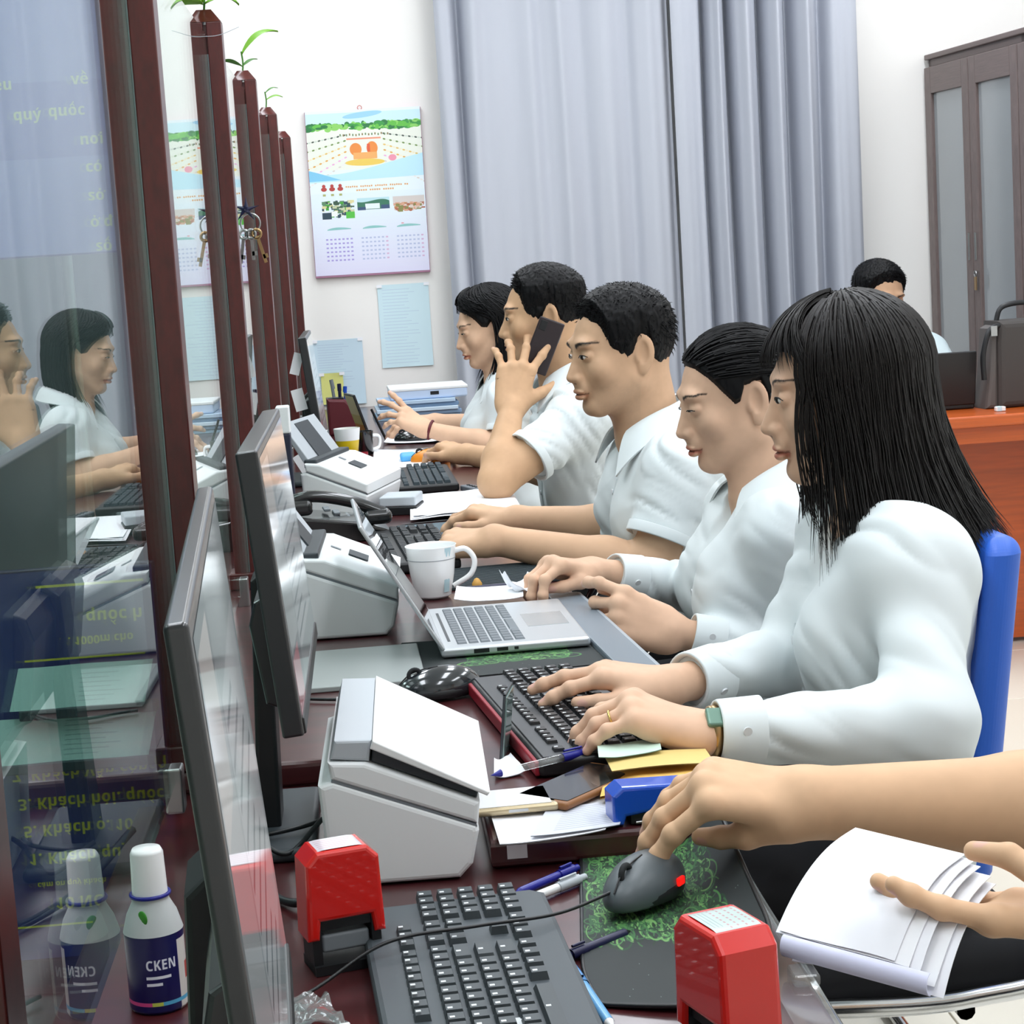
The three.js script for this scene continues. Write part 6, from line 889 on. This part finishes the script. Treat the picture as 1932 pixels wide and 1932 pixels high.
// short men's hair
function shortHair(W, line, top, sides, lift) {
  const hair = mesh('hair', hairCap(W, (x, y, z) => y - lerpT(line, z) + 0.004 * noise3(x * 90, z * 90, 5), (x, y, z) => { const t = Math.min(1, Math.max(0, (y - 0.02) / 0.05)); return sides + (top - sides) * t; }, mat.hair, 0.0028, 0.0016, 0.34), mat.hair, W.g), S = [];
  for (let i = 0; i < 1500; i++) {
    const d = norm3([J(1), -0.25 + 1.25 * rnd(), J(1)]), p = [SC[0] + d[0] * SR[0], SC[1] + d[1] * SR[1], SC[2] + d[2] * SR[2]]; const zo = p[1] - lerpT(line, p[2]); if (zo < 0.004) continue; const t = Math.min(1, Math.max(0, (p[1] - 0.02) / 0.05)), th = Math.min(zo * 0.34 + 0.001, sides + (top - sides) * t), L = th * 0.9 + 0.004, flow = [J(0.4), -0.2 + (1 - t) * -0.8, lift * t + J(0.4)], pts = []; for (let k = 0; k < 4; k++) { const s = k / 3; pts.push(add3(add3(p, d, th * 0.35 + L * 0.55 * s), flow, L * 0.7 * s * s)); } S.push(strand(pts.map(W.toW), 0.0013, 0.0004, 3));
  }
  mesh('hair_strands', strandGeo(S), mat.hair, hair).userData.kind = 'stuff';
}
const menLine = [[0.1, 0.082], [0.085, 0.068], [0.07, 0.062], [0.058, 0.05], [0.05, 0.02], [0.042, 0.004], [0.02, -0.012], [0.008, -0.006], [-0.004, 0.018], [-0.024, 0.014], [-0.034, -0.03], [-0.06, -0.075], [-0.12, -0.07]];
// 3 ---- man in the middle
{
  const W = person({ label: 'man in white short-sleeved shirt with short dark hair, looking at his screen', seed: 3, male: true, head: [0.474, 1.128, -3.65], headScale: 1.02, yaw: 0.25, pitch: 0.08, headCell: 0.0028, handCell: 0.003, shirtCell: 0.0075,
    neckBase: [0.522, 0.96, -3.66], shoulders: [[0.548, 0.905, -3.465], [0.535, 0.905, -3.85]], hip: [0.6, 0.585, -3.67], chest: [0.535, 0.82, -3.66], waist: [0.56, 0.69, -3.665], fold: 1.15, vneck: 0.07,
    arms: [{ sleeve: 'short', sleeveEnd: 0.68, elbow: [0.475, 0.742, -3.43], hand: { W: [0.205, 0.802, -3.52], K: [0.136, 0.8, -3.56], N: [0.0, 0.95, 0.25], curl: [[0.6, 0.5, 0.3], [0.65, 0.5, 0.3], [0.7, 0.5, 0.3], [0.7, 0.5, 0.3]] } },
      { sleeve: 'short', sleeveEnd: 0.6, elbow: [0.5, 0.752, -3.86], hand: { right: true, W: [0.278, 0.776, -3.955], K: [0.2, 0.79, -4.0], N: [0.1, 0.95, 0.1], ...FLAT } }],
    ...sit(0.2, -3.66) });
  shortHair(W, menLine, 0.017, 0.0075, 0.3);
}
// 4 ---- man on the phone
{
  const W = person({ label: 'man in white short-sleeved shirt holding a dark phone to his ear', seed: 4, male: true, tone: [0.98, 0.96, 0.9], head: [0.428, 1.163, -4.7], yaw: -0.04, pitch: 0.04, headCell: 0.0034, handCell: 0.003, shirtCell: 0.008,
    neckBase: [0.475, 0.995, -4.71], shoulders: [[0.487, 0.925, -4.52], [0.478, 0.93, -4.9]], hip: [0.55, 0.585, -4.74], chest: [0.49, 0.845, -4.7], waist: [0.52, 0.7, -4.72], fold: 1.1, vneck: 0.06,
    arms: [{ sleeve: 'short', sleeveEnd: 0.62, elbow: [0.272, 0.8, -4.42], hand: { W: [0.326, 0.955, -4.555], K: [0.352, 1.045, -4.585], N: [0.1, 0.25, 0.95], scale: 1.07, spread: [0.42, 0.06, -0.2, -0.42], curl: [[0.05, 0.12, 0.1], [0.2, 0.5, 0.3], [0.25, 0.6, 0.3], [0.25, 0.5, 0.3]], thumb: [[0.02, 0.024, -0.008], [0.05, 0.058, -0.014], [0.072, 0.084, -0.016], [0.09, 0.1, -0.016]] } },
      { sleeve: 'short', sleeveEnd: 0.6, elbow: [0.43, 0.752, -5.02], hand: { right: true, W: [0.245, 0.782, -5.24], K: [0.178, 0.802, -5.35], N: [0.1, 0.95, 0.1], ...FLAT } }],
    ...sit(0.16, -4.72) });
  shortHair(W, [[0.1, 0.08], [0.085, 0.07], [0.07, 0.064], [0.058, 0.05], [0.05, 0.02], [0.042, 0.004], [0.02, -0.01], [0.008, -0.002], [-0.004, 0.018], [-0.024, 0.014], [-0.034, -0.02], [-0.06, -0.06], [-0.12, -0.06]], 0.021, 0.004, 0.2);
  const ph = thing('smartphone', 'dark smartphone held to the man\'s ear', 'smartphone', [0.412, 1.09, -4.607]); ph.rotation.set(0.12, 0.1, -0.42); ph.scale.setScalar(0.9);
  mesh('case', rbox(0.07, 0.145, 0.009, 0.004, 0, 0, 0, 3), M(0x2b2226, 0.35), ph); mesh('camera', rbox(0.018, 0.026, 0.002, 0.0009, -0.02, 0.052, 0.005, 1), mat.black, ph); mesh('button', box(0.001, 0.02, 0.003, 0.0353, 0.03, 0), mat.steel, ph);
}
// 5 ---- far woman, shoulder-length hair
{
  const W = person({ label: 'far woman in white short-sleeved shirt with shoulder-length black hair, hand raised', seed: 5, tone: [1.02, 1.02, 1], head: [0.37, 1.097, -5.9], yaw: 0.12, pitch: 0.2, eyeOpen: 0.0022, headCell: 0.0034, handCell: 0.003, shirtCell: 0.008, bodyCell: 0.01,
    neckBase: [0.404, 0.932, -5.9], shoulders: [[0.412, 0.875, -5.745], [0.404, 0.875, -6.055]], hip: [0.44, 0.575, -5.92], chest: [0.39, 0.80, -5.9], waist: [0.41, 0.68, -5.91], fold: 1, vneck: 0.07,
    arms: [{ sleeve: 'short', sleeveEnd: 0.7, elbow: [0.365, 0.745, -5.70], hand: { W: [0.158, 0.81, -5.75], K: [0.1, 0.85, -5.775], N: [0.35, 0.7, 0.55], curl: [[-0.3, 0.12, 0.1], [0.0, 0.3, 0.2], [0.35, 0.45, 0.3], [0.5, 0.5, 0.3]], thumb: [[0.02, 0.022, -0.01], [0.05, 0.036, -0.034], [0.076, 0.038, -0.052], [0.096, 0.036, -0.062]] } },
      { sleeve: 'short', sleeveEnd: 0.7, elbow: [0.37, 0.772, -6.1], hand: { right: true, W: [0.195, 0.8, -6.12], K: [0.11, 0.806, -6.12], N: [0.05, 0.95, 0.2], ...FLAT } }],
    ...sit(0.08, -5.92) });
  const line = [[0.1, 0.074], [0.085, 0.066], [0.066, 0.052], [0.05, 0.03], [0.036, 0.005], [0.02, 0.0], [0.006, 0.014], [-0.02, 0.018], [-0.03, -0.05], [-0.05, -0.11], [-0.12, -0.12]];
  const hair = mesh('hair', hairCap(W, (x, y, z) => y - lerpT(line, z), () => 0.012, mat.hair, 0.0035, 0.001), mat.hair, W.g), S = [];
  for (let i = 0; i < 1000; i++) {
    const side = i % 2 ? 1 : -1, a0 = (20 + 150 * rnd()) * RAD * side, a1 = side * Math.max(Math.abs(a0), (84 + 84 * rnd()) * RAD), off = 0.007 + 0.01 * rnd(), e0 = (50 + 35 * rnd()) * RAD, pts = [], end = -0.155 - 0.07 * rnd();
    for (let k = 0; k < 9; k++) { const t = k / 8; pts.push(onScalp(a0 + (a1 - a0) * t * t * (3 - 2 * t), e0 + (-12 * RAD - e0) * t, off)); } const b = pts[8];
    for (let k = 1; k <= 7; k++) { const t = k / 7; pts.push([b[0] * (1 + 0.05 * t) + J(0.001), b[1] + (end - b[1]) * t, b[2] + 0.075 * t * t + J(0.001)]); } S.push(strand(pts.map(W.toW), 0.0036, 0.0016));
  }
  for (let i = 0; i < 240; i++) { const side = i % 3 ? 1 : -1, a0 = -0.3 + 0.3 * rnd(), a1 = side * (45 + 40 * rnd()) * RAD, pts = [], off = 0.009 + 0.012 * rnd(); for (let k = 0; k < 10; k++) { const t = k / 9; pts.push(onScalp(a0 + (a1 - a0) * Math.pow(t, 0.8), (72 - (50 + 12 * rnd()) * t) * RAD, off + 0.008 * Math.sin(t * 3))); } S.push(strand(pts.map(W.toW), 0.0024, 0.0012)); }
  for (let i = 0; i < 150; i++) { const a = -150 * RAD + J(0.9), pts = []; for (let k = 0; k < 7; k++) pts.push(onScalp(-(95 + 60 * rnd()) * RAD, (30 - 40 * k / 6) * RAD, 0.01)); const b = pts[6]; for (let k = 1; k <= 7; k++) { const t = k / 7; pts.push([b[0] * (1 - 0.1 * t), b[1] + (-0.15 - 0.05 * rnd() - b[1]) * t, b[2] + 0.05 * t]); } S.push(strand(pts.map(W.toW), 0.003, 0.0012)); }
  mesh('hair_strands', strandGeo(S), mat.hair, hair).userData.kind = 'stuff';
  const br = mesh('bracelet', new THREE.TorusGeometry(0.0265, 0.0045, 8, 24), mat.maroon, W.g); br.position.set(0.168, 0.807, -5.748); br.quaternion.setFromUnitVectors(V(0, 0, 1), V(...norm3(sub3([0.158, 0.81, -5.75], [0.365, 0.745, -5.7]))));
}
// 6 ---- person at the right edge: forearm over the mouse, other hand with papers
{
  const W = person({ label: 'person reaching in from the right edge with bare forearm and papers', seed: 6, male: true, armScale: 1.2, tone: [1.14, 1.15, 1.12], head: [0.9, 1.27, -1.55], yaw: 0, pitch: 0.15, headCell: 0.005, handCell: 0.0022, bodyCell: 0.0075, shirtCell: 0.012,
    neckBase: [0.93, 1.1, -1.55], shoulders: [[0.94, 1.04, -1.36], [0.92, 1.04, -1.74]], hip: [1.0, 0.6, -1.55], chest: [0.95, 0.94, -1.55], waist: [0.98, 0.76, -1.55], fold: 1, vneck: 0.06,
    arms: [{ sleeve: 'short', sleeveEnd: 0.6, elbow: [0.79, 0.82, -1.33], hand: { W: [0.562, 0.758, -1.475], K: [0.478, 0.766, -1.505], N: [0.0, -0.92, 0.25], curl: [[0.1, 0.2, 0.15], [0.1, 0.2, 0.15], [0.12, 0.22, 0.15], [0.15, 0.25, 0.15]], thumb: [[0.02, 0.022, -0.008], [0.052, 0.036, -0.034], [0.084, 0.024, -0.05], [0.112, 0.008, -0.05]], thumbNail: [0, 1, 0.3] } },
      { sleeve: 'short', sleeveEnd: 0.6, elbow: [0.665, 0.768, -1.745], hand: { right: true, W: [0.372, 0.803, -1.74], K: [0.3, 0.82, -1.74], N: [0.05, 0.9, 0.35], scale: 1.02, spread: [0.08, 0.0, -0.1, -0.22], curl: [[0.95, 0.3, 0.15], [0.98, 0.3, 0.15], [0.92, 0.32, 0.2], [0.8, 0.35, 0.2]], thumb: [[0.02, 0.018, -0.012], [0.046, 0.016, -0.034], [0.066, 0.006, -0.048], [0.082, -0.004, -0.058]] } }],
    knees: [[0.62, 0.56, -1.44], [0.62, 0.56, -1.66]], feet: [[0.64, 0.042, -1.44], [0.64, 0.042, -1.66]] });
  shortHair(W, menLine, 0.018, 0.007, 0.3);
  chair('black office chair of the person at the right edge', 0.985, -1.55, 0, mat.fabricBlack, { backH: 0.4, pads: false });
}
{ // folded papers in that hand
  const p = thing('paper_bundle', 'folded bundle of white papers held over the near chair seat', 'paper', [0, 0, 0]);
  const A = [0.402, 0.793, -1.66], B = [0.308, 0.76, -1.54], C = [0.41, 0.748, -1.455], D = [0.486, 0.796, -1.53];
  const q = (u, v, dz) => { const P = mix3(mix3(A, B, u), mix3(D, C, u), v); return [P[0], P[1] + 0.012 * Math.sin(u * 3.1) - 0.014 * Math.pow(u, 3) + dz, P[2]]; };
  for (let i = 0; i < 5; i++) { const sc = [1, 0.97, 0.9, 0.86, 0.8][i], dz = [-0.012, -0.006, 0, 0.004, 0.0075][i], rot = [0.05, 0.02, 0, -0.03, -0.06][i]; mesh('sheet', sheet2((u, v) => q(0.02 + u * 0.98 * (i === 0 ? 1.0 : 0.99) + 0.0 * v, v * sc + rot * u, dz + 0.005 * noise3(u * 2.5, v * 2.5, i * 7) * u), 16, 12, 0.0007), i % 2 ? mat.paper : M(0xf3f4fa, 0.85), p); }
  mesh('fold', sheet2((u, v) => { const e = q(1, v * 0.97, 0), a = (u - 0.5) * Math.PI; const d = norm3(sub3(B, A)); return [e[0] + d[0] * 0.008 * Math.cos(a), e[1] - 0.003 + 0.009 * Math.sin(a), e[2] + d[2] * 0.008 * Math.cos(a)]; }, 10, 12, 0.0007), mat.paperLilac, p);
}
// 7 ---- man behind the orange desk
{
  const W = person({ label: 'man in pale blue shirt sitting behind the orange desk, head lowered', seed: 7, male: true, head: [1.745, 1.088, -6.6], yaw: Math.PI / 2 + 0.3, pitch: 0.3, headCell: 0.005, handCell: 0.005, bodyCell: 0.012, shirtCell: 0.01, shirtMat: mat.shirtBlue, front: [0, 0, 1],
    neckBase: [1.745, 0.925, -6.66], shoulders: [[1.93, 0.868, -6.67], [1.56, 0.868, -6.67]], hip: [1.745, 0.585, -6.78], chest: [1.745, 0.79, -6.67], waist: [1.745, 0.68, -6.73], vneck: 0.06,
    arms: [{ sleeve: 'short', sleeveEnd: 0.7, elbow: [1.99, 0.74, -6.5], hand: { W: [1.87, 0.79, -6.27], K: [1.83, 0.792, -6.19], N: [0, 1, 0.1], ...FLAT } }, { sleeve: 'short', sleeveEnd: 0.7, elbow: [1.5, 0.74, -6.5], hand: { right: true, W: [1.6, 0.79, -6.27], K: [1.64, 0.792, -6.19], N: [0, 1, 0.1], ...FLAT } }],
    knees: [[1.85, 0.56, -6.36], [1.64, 0.56, -6.36]], feet: [[1.85, 0.042, -6.38], [1.64, 0.042, -6.38]] });
  shortHair(W, menLine, 0.018, 0.007, 0.3);
  chair('black office chair of the man behind the orange desk', 1.745, -6.79, Math.PI / 2, mat.fabricBlack, { backH: 0.3, pads: false });
}
renderer.render(scene, camera);
